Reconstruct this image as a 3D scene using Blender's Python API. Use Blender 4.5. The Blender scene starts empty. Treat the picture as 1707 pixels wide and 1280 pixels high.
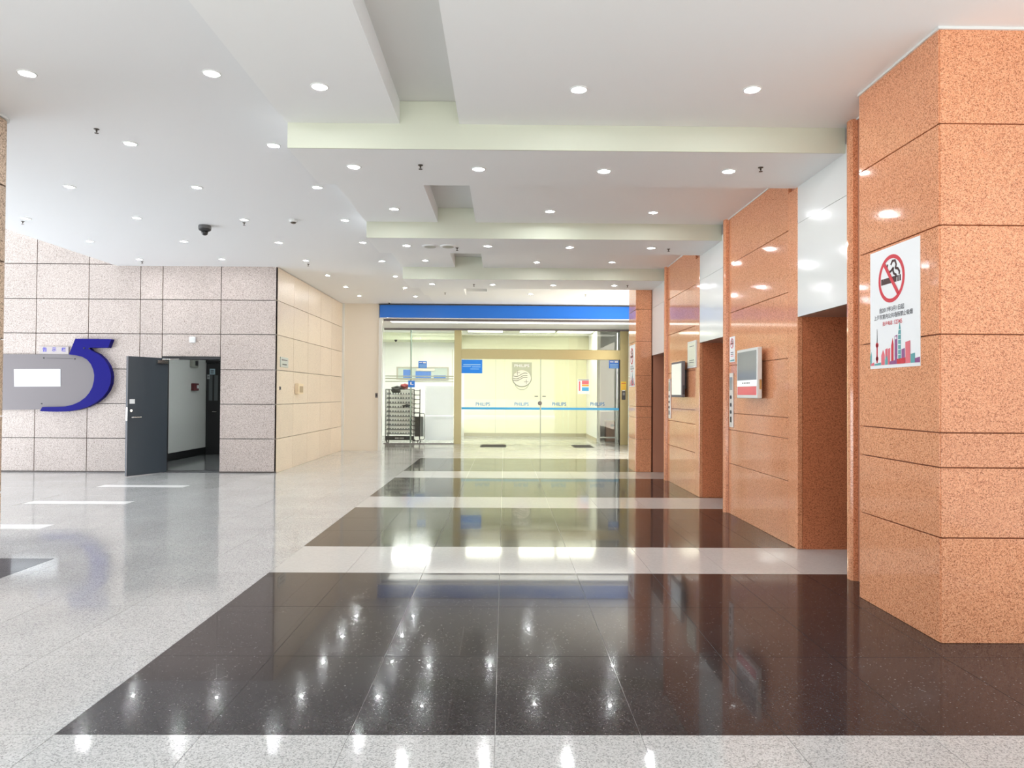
import bpy, bmesh, math, random
from mathutils import Vector, Matrix
random.seed(7)
SC = bpy.context.scene
COL = SC.collection

# ------------------------------------------------------------------ camera
F = 1183.0
EYE = Vector((0, 0, 1.4))
rho = math.radians(0.35)
vx, vy = -12.5, -17.5
x0 = vx*math.cos(rho) - vy*math.sin(rho)
y0 = vx*math.sin(rho) + vy*math.cos(rho)
pb = math.atan(-y0/F)
ya = math.atan(-x0/F*math.cos(pb))
fw = Vector((math.sin(ya)*math.cos(pb), math.cos(ya)*math.cos(pb), math.sin(pb)))
r0 = Vector((math.cos(ya), -math.sin(ya), 0))
u0 = r0.cross(fw)
RT = r0*math.cos(rho) + u0*math.sin(rho)
UP = u0*math.cos(rho) - r0*math.sin(rho)
cd = bpy.data.cameras.new('camera'); cam = bpy.data.objects.new('camera', cd); COL.objects.link(cam)
cd.sensor_width = 36; cd.lens = F/1707*36; cd.clip_start = 0.05; cd.clip_end = 300
m = Matrix((RT, UP, -fw)).transposed().to_4x4(); m.translation = EYE
cam.matrix_world = m
SC.camera = cam

# ------------------------------------------------------------------ world, lights, exposure
W = bpy.data.worlds.new('daylight'); SC.world = W; W.use_nodes = True
bg = W.node_tree.nodes['Background']
bg.inputs[0].default_value = (0.90, 0.95, 1.0, 1); bg.inputs[1].default_value = 0.95

def area(name, loc, rot, sx, sy, power, col):
    l = bpy.data.lights.new(name, 'AREA'); l.shape = 'RECTANGLE'; l.size = sx; l.size_y = sy
    l.energy = power; l.color = col
    o = bpy.data.objects.new(name, l); COL.objects.link(o); o.location = loc; o.rotation_euler = rot
    return o
# added area lamp standing in for daylight at the unseen entrance
area('entrance_fill', (0.5, -5.2, 1.9), (math.radians(90), 0, 0), 7, 3.2, 30, (0.98, 1.0, 0.86))
# sun through the entrance, falling on the floor behind the camera
sl = bpy.data.lights.new('sun', 'SUN'); sl.energy = 14; sl.angle = 0.01; sl.color = (1.0, 0.98, 0.93)
so = bpy.data.objects.new('sun', sl); COL.objects.link(so); so.rotation_euler = (math.radians(50), 0, 0)
# two added area lamps, out of view, brightening the ceilings from below
area('entrance_up_fill', (0.5, -5.5, 0.15), (math.radians(142), 0, 0), 9, 3, 130, (0.97, 1.0, 0.93))
area('atrium_up_fill', (-11.5, 7.5, 0.3), (0, math.radians(-125), 0), 3, 8, 620, (0.88, 0.94, 1.0))
# added unseen area lamp standing in for daylight in the left atrium
area('atrium_fill', (-9.2, 8.0, 6.3), (0, math.radians(-8), 0), 4.5, 8, 40, (0.9, 0.94, 1.0))
# added area lamp before the right wall, brightening the far lobby
area('far_fill', (3.50, 15.7, 1.7), (0, math.radians(90), 0), 2.8, 3.4, 150, (1.0, 0.93, 0.78))

SC.view_settings.view_transform = 'Standard'; SC.view_settings.look = 'None'
SC.view_settings.exposure = 0.51; SC.view_settings.gamma = 1
SC.view_settings.use_curve_mapping = False
cy = SC.cycles
cy.use_denoising = True; cy.max_bounces = 10; cy.diffuse_bounces = 5; cy.glossy_bounces = 5
cy.transparent_max_bounces = 16; cy.sample_clamp_indirect = 6; cy.caustics_reflective = False; cy.caustics_refractive = False

# ------------------------------------------------------------------ materials
def mat(name, col=(0.8, 0.8, 0.8), rough=0.5, metal=0.0, spec=0.5, emit=None, es=0, alpha=None):
    M = bpy.data.materials.new(name); M.use_nodes = True
    b = M.node_tree.nodes['Principled BSDF']
    b.inputs['Base Color'].default_value = (*col, 1); b.inputs['Roughness'].default_value = rough
    b.inputs['Metallic'].default_value = metal; b.inputs['Specular IOR Level'].default_value = spec
    if emit: b.inputs['Emission Color'].default_value = (*emit, 1); b.inputs['Emission Strength'].default_value = es
    if alpha is not None: b.inputs['Alpha'].default_value = alpha
    return M

def speckle(name, stops, scale, rough=0.4, patch=0.08, spec=0.5, bump=0.0, vari=0.05, rmap=None, dark=None):
    """stone: random coloured grains (voronoi cells) plus broad patches and a little tile-to-tile variation"""
    M = bpy.data.materials.new(name); M.use_nodes = True
    N = M.node_tree.nodes; L = M.node_tree.links; b = N['Principled BSDF']
    geo = N.new('ShaderNodeNewGeometry')
    vo = N.new('ShaderNodeTexVoronoi'); vo.inputs['Scale'].default_value = scale
    L.new(geo.outputs['Position'], vo.inputs['Vector'])
    bw = N.new('ShaderNodeSeparateColor'); L.new(vo.outputs['Color'], bw.inputs[0])
    cr = N.new('ShaderNodeValToRGB'); cr.color_ramp.interpolation = 'LINEAR'
    el = cr.color_ramp.elements
    for i, (p, c) in enumerate(stops):
        e = el[i] if i < 2 else el.new(p)
        e.position = p; e.color = (*c, 1)
    L.new(bw.outputs[0], cr.inputs[0])
    no = N.new('ShaderNodeTexNoise'); no.inputs['Scale'].default_value = 1.3; no.inputs['Detail'].default_value = 3
    L.new(geo.outputs['Position'], no.inputs['Vector'])
    oi = N.new('ShaderNodeObjectInfo')
    ma = N.new('ShaderNodeMapRange'); ma.inputs[1].default_value = 0.3; ma.inputs[2].default_value = 0.7
    ma.inputs[3].default_value = 1-patch; ma.inputs[4].default_value = 1+patch
    L.new(no.outputs[0], ma.inputs[0])
    mb = N.new('ShaderNodeMapRange'); mb.inputs[3].default_value = 1-vari; mb.inputs[4].default_value = 1+vari
    L.new(oi.outputs['Random'], mb.inputs[0])
    mu = N.new('ShaderNodeMath'); mu.operation = 'MULTIPLY'; L.new(ma.outputs[0], mu.inputs[0]); L.new(mb.outputs[0], mu.inputs[1])
    vm = N.new('ShaderNodeVectorMath'); vm.operation = 'SCALE'
    L.new(cr.outputs[0], vm.inputs[0]); L.new(mu.outputs[0], vm.inputs[3])
    L.new(vm.outputs[0], b.inputs['Base Color'])
    b.inputs['Roughness'].default_value = rough; b.inputs['Specular IOR Level'].default_value = spec
    if rmap:
        rn = N.new('ShaderNodeTexNoise'); rn.inputs['Scale'].default_value = 2.2; rn.inputs['Detail'].default_value = 4
        L.new(geo.outputs['Position'], rn.inputs['Vector'])
        rr = N.new('ShaderNodeMapRange'); rr.inputs[1].default_value = 0.35; rr.inputs[2].default_value = 0.7
        rr.inputs[3].default_value = rmap[0]; rr.inputs[4].default_value = rmap[1]
        L.new(rn.outputs[0], rr.inputs[0]); L.new(rr.outputs[0], b.inputs['Roughness'])
    if bump:
        bp = N.new('ShaderNodeBump'); bp.inputs['Strength'].default_value = bump; bp.inputs['Distance'].default_value = 0.002
        L.new(bw.outputs[0], bp.inputs['Height']); L.new(bp.outputs[0], b.inputs['Normal'])
    return M

PAINT = mat('white_paint', (0.865, 0.88, 0.88), 0.6)
PAINTL = mat('shade_toned_white', (0.815, 0.828, 0.840), 0.6)  # left ceiling: the cooler shade beside the slabs is put into the colour
PAINTB = mat('daylight_toned_white', (0.63, 0.655, 0.545), 0.6)  # beam faces: yellowish light from outdoors is put into the colour
CREAM = mat('cream_panel', (0.80, 0.74, 0.64), 0.35)
WHITE = mat('white_enamel', (0.74, 0.755, 0.74), 0.12)
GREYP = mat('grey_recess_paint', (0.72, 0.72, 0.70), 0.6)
RED = speckle('red_granite', [(0, (0.30, 0.09, 0.035)), (0.2, (0.60, 0.235, 0.115)), (0.6, (0.78, 0.345, 0.18)), (1, (0.86, 0.44, 0.255))], 210, 0.07, 0.05, vari=0.03)
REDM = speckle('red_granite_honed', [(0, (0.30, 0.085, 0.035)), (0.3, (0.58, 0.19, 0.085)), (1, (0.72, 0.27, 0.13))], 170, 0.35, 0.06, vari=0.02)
BEI = speckle('beige_granite', [(0, (0.22, 0.17, 0.14)), (0.25, (0.43, 0.36, 0.325)), (0.55, (0.56, 0.48, 0.44)), (1, (0.66, 0.59, 0.55))], 160, 0.55, 0.05, bump=0.15, vari=0.035)
BEIS = speckle('beige_granite_smooth', [(0, (0.55, 0.46, 0.37)), (0.3, (0.72, 0.61, 0.49)), (1, (0.78, 0.67, 0.55))], 150, 0.3, 0.03, vari=0.04)
PILG = speckle('brown_granite', [(0, (0.16, 0.10, 0.06)), (0.4, (0.50, 0.36, 0.25)), (1, (0.66, 0.50, 0.37))], 110, 0.5, 0.05)
TG = speckle('grey_granite_tile', [(0, (0.30, 0.30, 0.30)), (0.3, (0.48, 0.485, 0.485)), (0.6, (0.585, 0.59, 0.59)), (1, (0.65, 0.655, 0.65))], 190, 0.1, 0.07, vari=0.03, rmap=(0.05, 0.14))
TD = speckle('dark_granite_tile', [(0, (0.024, 0.020, 0.022)), (0.8, (0.037, 0.032, 0.034)), (0.99, (0.055, 0.05, 0.052)), (1, (0.22, 0.21, 0.21))], 200, 0.05, 0.15, vari=0.1, rmap=(0.10, 0.15), spec=0.13)
for _m in (TD,):
    _m.node_tree.nodes['Principled BSDF'].inputs['Coat Weight'].default_value = 0.25
    _m.node_tree.nodes['Principled BSDF'].inputs['Coat Roughness'].default_value = 0.02
TW = speckle('white_tile', [(0, (0.57, 0.57, 0.56)), (1, (0.61, 0.61, 0.60))], 60, 0.07, 0.02, vari=0.02)
GROUT = mat('grout', (0.55, 0.54, 0.53), 0.7)
JOINT = mat('dark_joint', (0.10, 0.085, 0.08), 0.8)
RJOINT = mat('red_joint', (0.46, 0.20, 0.12), 0.6)
PLATE = mat('bright_plate', (0.72, 0.70, 0.68), 0.35, 0.3)
BLUE5 = mat('blue_sign', (0.007, 0.005, 0.17), 0.5, spec=0.12)
SILV = mat('brushed_steel', (0.19, 0.172, 0.178), 0.6, 0.3)
STEEL = mat('steel', (0.72, 0.70, 0.66), 0.22, 1.0)
GOLD = mat('champagne_steel', (0.42, 0.36, 0.19), 0.3, 0.6)
DOORG = mat('grey_door_paint', (0.052, 0.066, 0.082), 0.45, spec=0.35)
BLACK = mat('black_paint', (0.012, 0.012, 0.013), 0.4)
DGREY = mat('dark_grey', (0.06, 0.06, 0.065), 0.5)
PAPER = mat('white_paper', (0.86, 0.88, 0.90), 0.5)
BLUEF = mat('blue_fascia', (0.008, 0.17, 0.72), 0.4)
BLUES = mat('blue_sticker', (0.015, 0.18, 0.72), 0.35)
BLUEL = mat('light_blue_stripe', (0.06, 0.42, 0.78), 0.4)
INK = mat('grey_ink', (0.10, 0.10, 0.12), 0.6)
REDI = mat('red_ink', (0.62, 0.03, 0.05), 0.5)
BROWNI = mat('brown_ink', (0.07, 0.03, 0.03), 0.6)
PINK = mat('pink_ink', (0.75, 0.16, 0.20), 0.5)
TEAL = mat('teal_ink', (0.12, 0.38, 0.40), 0.5)
PURP = mat('purple_ink', (0.28, 0.08, 0.24), 0.5)
ORNG = mat('orange_ink', (0.85, 0.42, 0.05), 0.5)
INTW = mat('interior_white', (0.90, 0.91, 0.89), 0.5)
INTC = mat('interior_cream', (0.82, 0.815, 0.60), 0.5)
FROST = mat('frosted_film', (0.56, 0.60, 0.46), 0.5, alpha=0.65)
FROSTD = mat('frosted_mark', (0.30, 0.33, 0.26), 0.5, alpha=0.8)
FROSTB = mat('pale_blue_frost', (0.72, 0.80, 0.88), 0.5, alpha=0.35)
VINYL = mat('grey_vinyl', (0.22, 0.23, 0.235), 0.12)
MATT = mat('door_mat', (0.10, 0.095, 0.085), 0.9)
CORW = mat('corridor_white', (0.62, 0.63, 0.61), 0.5)
LENS = mat('lamp_lens', (1, 1, 1), 0.4, emit=(0.96, 0.985, 1.0), es=600)
LENSB = mat('lamp_lens_bright', (1, 1, 1), 0.4, emit=(0.95, 1.0, 0.98), es=1400)
REFL = mat('lamp_reflector', (1, 1, 1), 0.4, emit=(0.98, 0.99, 1.0), es=3.0)
PANL = mat('vestibule_fill_panel', (1, 1, 1), 0.4, emit=(1.0, 1.0, 0.80), es=8)
STRIP = mat('soffit_fill_glow', (1, 1, 1), 0.4, emit=(1.0, 0.99, 0.90), es=3.0)
PANLW = mat('reception_fill_panel', (1, 1, 1), 0.4, emit=(0.98, 1.0, 0.98), es=34)
INLAY = mat('white_inlay', (0.93, 0.93, 0.93), 0.25)
SCREEN = mat('screen_glass', (0.26, 0.265, 0.275), 0.06)
SCRW = mat('screen_white', (0.8, 0.82, 0.82), 0.1, emit=(0.9, 0.95, 0.95), es=0.25)
SCRR = mat('screen_red', (0.75, 0.10, 0.12), 0.1, emit=(1.0, 0.25, 0.27), es=0.05)
SCRB = mat('screen_pale', (0.75, 0.76, 0.70), 0.08, emit=(0.9, 0.92, 0.85), es=0.2)
BROWN = mat('brown_box', (0.34, 0.20, 0.13), 0.5)
CLOTHR = mat('red_cloth', (0.16, 0.015, 0.015), 0.9)
CLOTHB = mat('black_cloth', (0.012, 0.012, 0.012), 0.9)
CELLW = mat('rack_tray_white', (0.92, 0.92, 0.90), 0.5)
CELLG = mat('rack_cell_grey', (0.22, 0.23, 0.23), 0.5)

GLASS = bpy.data.materials.new('clear_glass'); GLASS.use_nodes = True
_n = GLASS.node_tree.nodes; _l = GLASS.node_tree.links; _n.remove(_n['Principled BSDF'])
_t = _n.new('ShaderNodeBsdfTransparent'); _t.inputs[0].default_value = (0.98, 0.99, 0.97, 1)
_g = _n.new('ShaderNodeBsdfGlossy'); _g.inputs['Roughness'].default_value = 0.0
_f = _n.new('ShaderNodeFresnel'); _f.inputs[0].default_value = 1.45
_x = _n.new('ShaderNodeMixShader')
_l.new(_f.outputs[0], _x.inputs[0]); _l.new(_t.outputs[0], _x.inputs[1]); _l.new(_g.outputs[0], _x.inputs[2])
_l.new(_x.outputs[0], _n['Material Output'].inputs[0])

# ------------------------------------------------------------------ helpers
def at(px, py, Y=None, X=None, Z=None):
    """point of the scene seen at a pixel of the photograph, on the plane y=Y, x=X or z=Z"""
    d = fw*F + RT*(px-853.5) - UP*(py-640)
    if Y is not None: t = Y/d.y
    elif X is not None: t = X/d.x
    else: t = (Z-EYE.z)/d.z
    return EYE + d*t

def wloc(o):
    v = Vector((0, 0, 0))
    while o is not None:
        v += o.location; o = o.parent
    return v

def tag(o, label=None, cat=None, group=None, kind=None):
    if label: o['label'] = label
    if cat: o['category'] = cat
    if group: o['group'] = group
    if kind: o['kind'] = kind
    return o

def thing(name, loc, label, cat, group=None):
    o = bpy.data.objects.new(name, None); o.empty_display_size = 0.1
    o.location = loc; COL.objects.link(o)
    return tag(o, label, cat, group)

def struct(name, loc=(0, 0, 0)):
    o = bpy.data.objects.new(name, None); o.location = loc; COL.objects.link(o); o['kind'] = 'structure'
    return o

def link(name, me, mt, parent, loc):
    if mt is not None and not me.materials: me.materials.append(mt)
    o = bpy.data.objects.new(name, me); COL.objects.link(o)
    loc = Vector(loc)
    if parent is not None:
        o.parent = parent; loc = loc - wloc(parent)
    o.location = loc
    return o

class MB:
    """mesh builder in world coordinates"""
    def __init__(s): s.bm = bmesh.new()
    def box(s, x0, x1, y0, y1, z0, z1, bev=0):
        bm = bmesh.new()
        vs = [bm.verts.new((x, y, z)) for x in (x0, x1) for y in (y0, y1) for z in (z0, z1)]
        for f in ((0, 1, 3, 2), (4, 6, 7, 5), (0, 4, 5, 1), (2, 3, 7, 6), (0, 2, 6, 4), (1, 5, 7, 3)):
            bm.faces.new([vs[i] for i in f])
        bmesh.ops.recalc_face_normals(bm, faces=bm.faces)
        if bev: bmesh.ops.bevel(bm, geom=bm.edges[:], offset=bev, segments=1, affect='EDGES')
        s.merge(bm); return s
    def merge(s, bm, M=None):
        if M is not None: bmesh.ops.transform(bm, matrix=M, verts=bm.verts)
        me = bpy.data.meshes.new('t'); bm.to_mesh(me); bm.free(); s.bm.from_mesh(me); bpy.data.meshes.remove(me)
    def tube(s, pts, r, n=8, cap=True):
        pts = [Vector(p) for p in pts]; rings = []
        for i, p in enumerate(pts):
            t = (pts[min(i+1, len(pts)-1)] - pts[max(i-1, 0)]).normalized()
            a = t.orthogonal().normalized() if i == 0 else (a - t*a.dot(t)).normalized()
            b = t.cross(a); rr = r[i] if isinstance(r, (list, tuple)) else r
            rings.append([s.bm.verts.new(p + a*rr*math.cos(2*math.pi*k/n) + b*rr*math.sin(2*math.pi*k/n)) for k in range(n)])
        for i in range(len(rings)-1):
            for k in range(n):
                s.bm.faces.new((rings[i][k], rings[i][(k+1) % n], rings[i+1][(k+1) % n], rings[i+1][k]))
        if cap:
            s.bm.faces.new(rings[0][::-1]); s.bm.faces.new(rings[-1])
        return s
    def lathe(s, c, prof, n=20, axis=2):
        """profile of (radius, offset along the axis) about point c"""
        c = Vector(c); rings = []
        for r, h in prof:
            ring = []
            for k in range(n):
                u, v = r*math.cos(2*math.pi*k/n), r*math.sin(2*math.pi*k/n)
                p = (u, v, h) if axis == 2 else ((h, u, v) if axis == 0 else (u, h, v))
                ring.append(s.bm.verts.new(c + Vector(p)))
            rings.append(ring)
        for i in range(len(rings)-1):
            for k in range(n):
                s.bm.faces.new((rings[i][k], rings[i][(k+1) % n], rings[i+1][(k+1) % n], rings[i+1][k]))
        s.bm.faces.new(rings[0][::-1]); s.bm.faces.new(rings[-1])
        return s
    def prism(s, pts, off):
        """closed outline of world points swept along the vector off"""
        off = Vector(off); a = [s.bm.verts.new(Vector(p)) for p in pts]; b = [s.bm.verts.new(Vector(p)+off) for p in pts]
        n = len(a); s.bm.faces.new(a); s.bm.faces.new(b[::-1])
        for i in range(n): s.bm.faces.new((a[i], b[i], b[(i+1) % n], a[(i+1) % n]))
        return s
    def build(s, name, mt, parent=None, smooth=False, base=None):
        bmesh.ops.recalc_face_normals(s.bm, faces=s.bm.faces)
        vs = [v.co for v in s.bm.verts]
        c = Vector(((min(v.x for v in vs)+max(v.x for v in vs))/2, (min(v.y for v in vs)+max(v.y for v in vs))/2,
                    (min(v.z for v in vs) if parent is None else (min(v.z for v in vs)+max(v.z for v in vs))/2)))
        if base is not None: c = Vector(base)
        bmesh.ops.translate(s.bm, vec=-c, verts=s.bm.verts)
        me = bpy.data.meshes.new(name); s.bm.to_mesh(me); s.bm.free()
        if smooth:
            me.shade_smooth()
        return link(name, me, mt, parent, c)

CACHE = {}
def slab(name, x0, x1, y0, y1, z0, z1, mt, parent=None, bev=0):
    """a box; alike boxes share their mesh"""
    x0, x1 = min(x0, x1), max(x0, x1); y0, y1 = min(y0, y1), max(y0, y1); z0, z1 = min(z0, z1), max(z0, z1)
    sx, sy, sz = (x1-x0)/2, (y1-y0)/2, (z1-z0)/2
    k = (round(sx, 4), round(sy, 4), round(sz, 4), mt.name, bev)
    if k not in CACHE:
        b = MB().box(-sx, sx, -sy, sy, -sz, sz, bev); me = bpy.data.meshes.new(name); b.bm.to_mesh(me); b.bm.free()
        CACHE[k] = me
    return link(name, CACHE[k], mt, parent, ((x0+x1)/2, (y0+y1)/2, (z0+z1)/2))

def flat(name, pts, mt, parent, n, t=0.002):
    """thin printed piece: outline of world points lifted by t along n"""
    return MB().prism(pts, Vector(n)*t).build(name, mt, parent)

def text(s, c, w, right, up, mt, parent, name='lettering', h=None, ext=0.001):
    """centred line of text at c, w wide, lying in the plane right x up"""
    cu = bpy.data.curves.new('t', 'FONT'); cu.body = s; cu.align_x = 'CENTER'; cu.align_y = 'CENTER'; cu.extrude = 0.0
    cu.resolution_u = 3; cu.offset = 0.012
    ob = bpy.data.objects.new('t', cu); COL.objects.link(ob)
    dg = bpy.context.evaluated_depsgraph_get(); me = bpy.data.meshes.new_from_object(ob.evaluated_get(dg))
    bpy.data.objects.remove(ob)
    xs = [v.co.x for v in me.vertices]; ys = [v.co.y for v in me.vertices]
    if not xs: return None
    k = w/(max(xs)-min(xs)); kh = k if h is None else h/(max(ys)-min(ys))
    cx, cyy = (max(xs)+min(xs))/2, (max(ys)+min(ys))/2
    right = Vector(right); up = Vector(up); nn = right.cross(up)
    for v in me.vertices:
        v.co = right*((v.co.x-cx)*k) + up*((v.co.y-cyy)*kh) + nn*ext
    me.name = name
    return link(name, me, mt, parent, c)

def cut(rects, hole):
    """subtract the rectangle hole from rectangles (a0,a1,b0,b1)"""
    out = []; h0, h1, g0, g1 = hole
    for a0, a1, b0, b1 in rects:
        if h0 >= a1 or h1 <= a0 or g0 >= b1 or g1 <= b0: out.append((a0, a1, b0, b1)); continue
        if a0 < h0: out.append((a0, h0, b0, b1))
        if a1 > h1: out.append((h1, a1, b0, b1))
        m0, m1 = max(a0, h0), min(a1, h1)
        if b0 < g0: out.append((m0, m1, b0, g0))
        if b1 > g1: out.append((m0, m1, g1, b1))
    return [r for r in out if r[1]-r[0] > 0.03 and r[3]-r[2] > 0.03]

def copy_tree(o, loc):
    c = o.copy(); COL.objects.link(c); c.location = loc
    for ch in list(o.children):
        d = ch.copy(); COL.objects.link(d); d.parent = c
        for g in ch.children:
            e = g.copy(); COL.objects.link(e); e.parent = d
    return c

# ------------------------------------------------------------------ floor
floor = struct('floor')
slab('screed', -12, 5, -8, 24.2, -0.30, -0.004, GROUT, floor)
XE = [-0.03+0.6*k for k in range(-18, 7)]
YE = [1.14, 2.04, 2.94, 3.815, 4.70, 5.585, 6.54, 7.29, 8.04, 8.785, 9.71, 10.44, 11.17, 11.91, 12.95, 13.82, 14.68, 15.55, 16.5, 17.5, 18.5, 19.9]
WHITEROWS = (5.585, 8.785, 11.91)
tiles = []
for i in range(len(XE)-1):
    for j in range(len(YE)-1):
        xa, xb, y_a, yb = XE[i], XE[i+1], YE[j], YE[j+1]
        inband = xa > -1.85 and 2.93 < y_a < 15.5
        mt = TG
        if inband: mt = TW if any(abs(y_a-w) < 0.01 for w in WHITEROWS) else TD
        rs = [(xa, xb, y_a, yb)]
        if not inband:
            for hole, hm in (((-6.03, -3.77, 4.10, 6.02), TD), ((-6.02, -4.74, 7.31, 7.56), INLAY), ((-6.02, -4.74, 8.95, 9.19), INLAY), ((-6.02, -4.74, 10.55, 10.79), INLAY)):
                a0, a1, b0, b1 = max(xa, hole[0]), min(xb, hole[1]), max(y_a, hole[2]), min(yb, hole[3])
                if a1-a0 > 0.03 and b1-b0 > 0.03: tiles.append((a0, a1, b0, b1, hm))
                rs = cut(rs, hole)
        # walls stand here
        rs = cut(rs, (-12, -4.0, 12.5, 30)); rs = cut(rs, (-12, -3.63, 17.52, 30))
        for r in rs: tiles.append((*r, mt))
def seen(t):
    a0, a1, b0, b1, _ = t
    cx, cyy = (a0+a1)/2, (b0+b1)/2
    if cyy < 2.3 or cx/cyy > 0.80 or cx/cyy < -0.78 or cx > 3.4: return 0
    return (a1-a0)*(b1-b0)/cyy**3
tiles.sort(key=seen, reverse=True)
G = 0.0015
for k, (a0, a1, b0, b1, mt) in enumerate(tiles[:295]):
    slab('tile', a0+G, a1-G, b0+G, b1-G, -0.012, 0, mt, floor)
for mt in (TG, TD, TW, INLAY):
    rest = [t for t in tiles[295:] if t[4] is mt]
    if rest:
        b = MB()
        for a0, a1, b0, b1, _ in rest:
            b.box(a0+G, a1-G, b0+G, b1-G, -0.012, 0)
        o = b.build('distant_tiles', mt, floor); o['kind'] = 'stuff'
slab('vestibule_floor', -4.4, 3.8, 19.9, 24.1, -0.012, 0, TG, floor)
slab('corridor_floor', -7.2, -4.0, 12.5, 16.6, -0.012, -0.001, VINYL, floor)
# small drain cover in the dark tiles
p = at(960, 1003, Z=0)

# ------------------------------------------------------------------ ceiling
HL, HS, HB, HT = 3.62, 3.53, 3.33, 3.71      # left ceiling, slabs, beams, slot tops
XL, SL, SR = -1.73, -0.84, -0.37
ceil = struct('ceiling')
slab('atrium_sky_block', -6.84, -6.74, 3.9, 12.5, 4.1, 7.1, PAINT, ceil)  # unseen slab added to close a gap and block sky light
slab('atrium_sun_block', -12.5, -6.83, -9, 12.7, 7.0, 7.2, PAINT, ceil)  # unseen slab added to keep the sun off the left wall
slab('ceiling_board', -6.83, 5.5, -4.5, 3.9, 4.1, 7.2, PAINT, ceil)
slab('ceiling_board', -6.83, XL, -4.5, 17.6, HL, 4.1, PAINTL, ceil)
YB = [(-4.5, 5.585), (6.54, 8.785), (9.71, 11.91), (12.95, 15.3)]
for (ya_, yb_) in YB:
    if yb_ in (5.585, 8.785, 11.91): yb_ -= 0.012
    slab('slab', XL, SL, ya_, yb_, HS, 4.1, PAINT, ceil)
    slab('slab', SR, 5.0, ya_, yb_, HS, 4.1, PAINT, ceil)
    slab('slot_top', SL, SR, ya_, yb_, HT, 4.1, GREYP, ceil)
for (ya_, yb_) in ((5.585, 6.54), (8.785, 9.71), (11.91, 12.95)):
    slab('beam', XL+0.01, 3.9, ya_, yb_, HB, 4.1, PAINT, ceil)
    slab('beam_face', XL+0.01, 2.69, ya_-0.012, ya_, HB, HT-0.001, PAINTB, ceil)  # thin board added to carry the daylight tint
slab('ceiling_board', XL, 3.9, 15.3, 17.6, HL, 4.1, PAINT, ceil)
slab('ceiling_board', -3.5, 3.54, 17.6, 20.2, 3.25, 4.1, PAINT, ceil)   # soffit behind the blue fascia

# ------------------------------------------------------------------ left wall (faces the viewer), panels around the doorway
YW = 12.5
wl = struct('wall_left')
DX0, DX1, DZ = -6.01, -4.99, 2.03
b = MB(); b.box(-12, DX0, YW+0.03, YW+0.25, 0, 7); b.box(DX0, DX1, YW+0.03, YW+0.25, DZ, 7); b.box(DX1, -4.03, YW+0.03, YW+0.25, 0, 7)
b.build('wall_core', JOINT, wl)
zj = [0, 0.593, 1.2, 1.806, 2.426, 3.03, 3.645, 4.25, 4.86, 5.46, 6.06, 6.66, 7.0]
xj = [-11.8, -10.9, -10.0, -9.11, -8.21, -7.30, -6.40, -6.01, -4.99, -4.0]
g = 0.006
for i in range(len(xj)-1):
    for j in range(len(zj)-1):
        if xj[i] > -6.5 and zj[j] > 3.62: continue
        for (a0, a1, b0, b1) in cut([(xj[i], xj[i+1], zj[j], zj[j+1])], (DX0, DX1, -1, DZ)):
            e = 0 if abs(a1+4.0) < 1e-6 else g
            slab('panel', a0+g, a1-e, YW, YW+0.029, b0+(g if b0 > 0 else 0), b1-g, BEI, wl, 0.002)
slab('skirting', -12, DX0, YW-0.012, YW, 0, 0.022, JOINT, wl)
slab('skirting', DX1, -3.99, YW-0.012, YW, 0, 0.022, JOINT, wl)

# side wall running away from the viewer
ws = struct('wall_side')
slab('wall_core', -4.2, -4.03, YW+0.03, 17.5, 0, 3.62, JOINT, ws)
yj = [12.5, 13.48, 14.46, 15.44, 16.42, 17.5]
zs = zj[:6]+[3.615]
for i in range(5):
    for j in range(len(zs)-1):
        slab('panel', -4.03, -4.0, yj[i]+(0 if i == 0 else 0.004), yj[i+1]-0.004, zs[j]+(0.004 if j else 0), zs[j+1]-0.004, BEIS, ws, 0.002)
# cream wall and white post beside the glass front
wb = struct('wall_back')
slab('wall_board', -4.03, -3.10, 17.5, 17.7, 0.06, 3.62, CREAM, wb)
slab('wall_board', -3.60, -3.50, 17.7, 20.2, 0, 3.62, CREAM, wb)
slab('skirting', -4.0, -3.10, 17.485, 17.7, 0, 0.06, CREAM, wb)
slab('corner_post', -3.10, -3.02, 17.46, 17.6, 0, 3.25, WHITE, wb)
slab('corner_trim', -4.0, -3.95, 17.47, 17.5, 0, 3.62, WHITE, wb)

# ------------------------------------------------------------------ corridor behind the grey door
wc = struct('wall_corridor')
slab('wall_board', -7.0, -6.82, 12.75, 16.3, 0.16, 2.75, CORW, wc)
slab('skirting', -7.0, -6.80, 12.75, 16.3, 0, 0.16, BLACK, wc)
slab('wall_board', -7.0, -4.1, 16.3, 16.45, 0, 2.75, CORW, wc)
slab('wall_board', -4.25, -4.2, 12.75, 16.3, 0, 2.75, CORW, wc)
slab('wall_board', -7.0, -4.1, 12.75, 16.45, 2.75, 2.85, CORW, wc)
cl = thing('corridor_fill', (-5.0, 14.3, 2.75), 'added small lamp, out of view, brightening the corridor behind the grey door', 'lamp')  # unseen lamp added to brighten the corridor
MB().box(-5.15, -4.85, 14.15, 14.45, 2.72, 2.75).build('lamp_frame', WHITE, cl)
MB().box(-5.13, -4.87, 14.17, 14.43, 2.715, 2.72).build('diffuser', mat('corridor_fill_glow', (1, 1, 1), 0.5, emit=(0.95, 1.0, 1.0), es=110), cl)

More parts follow.
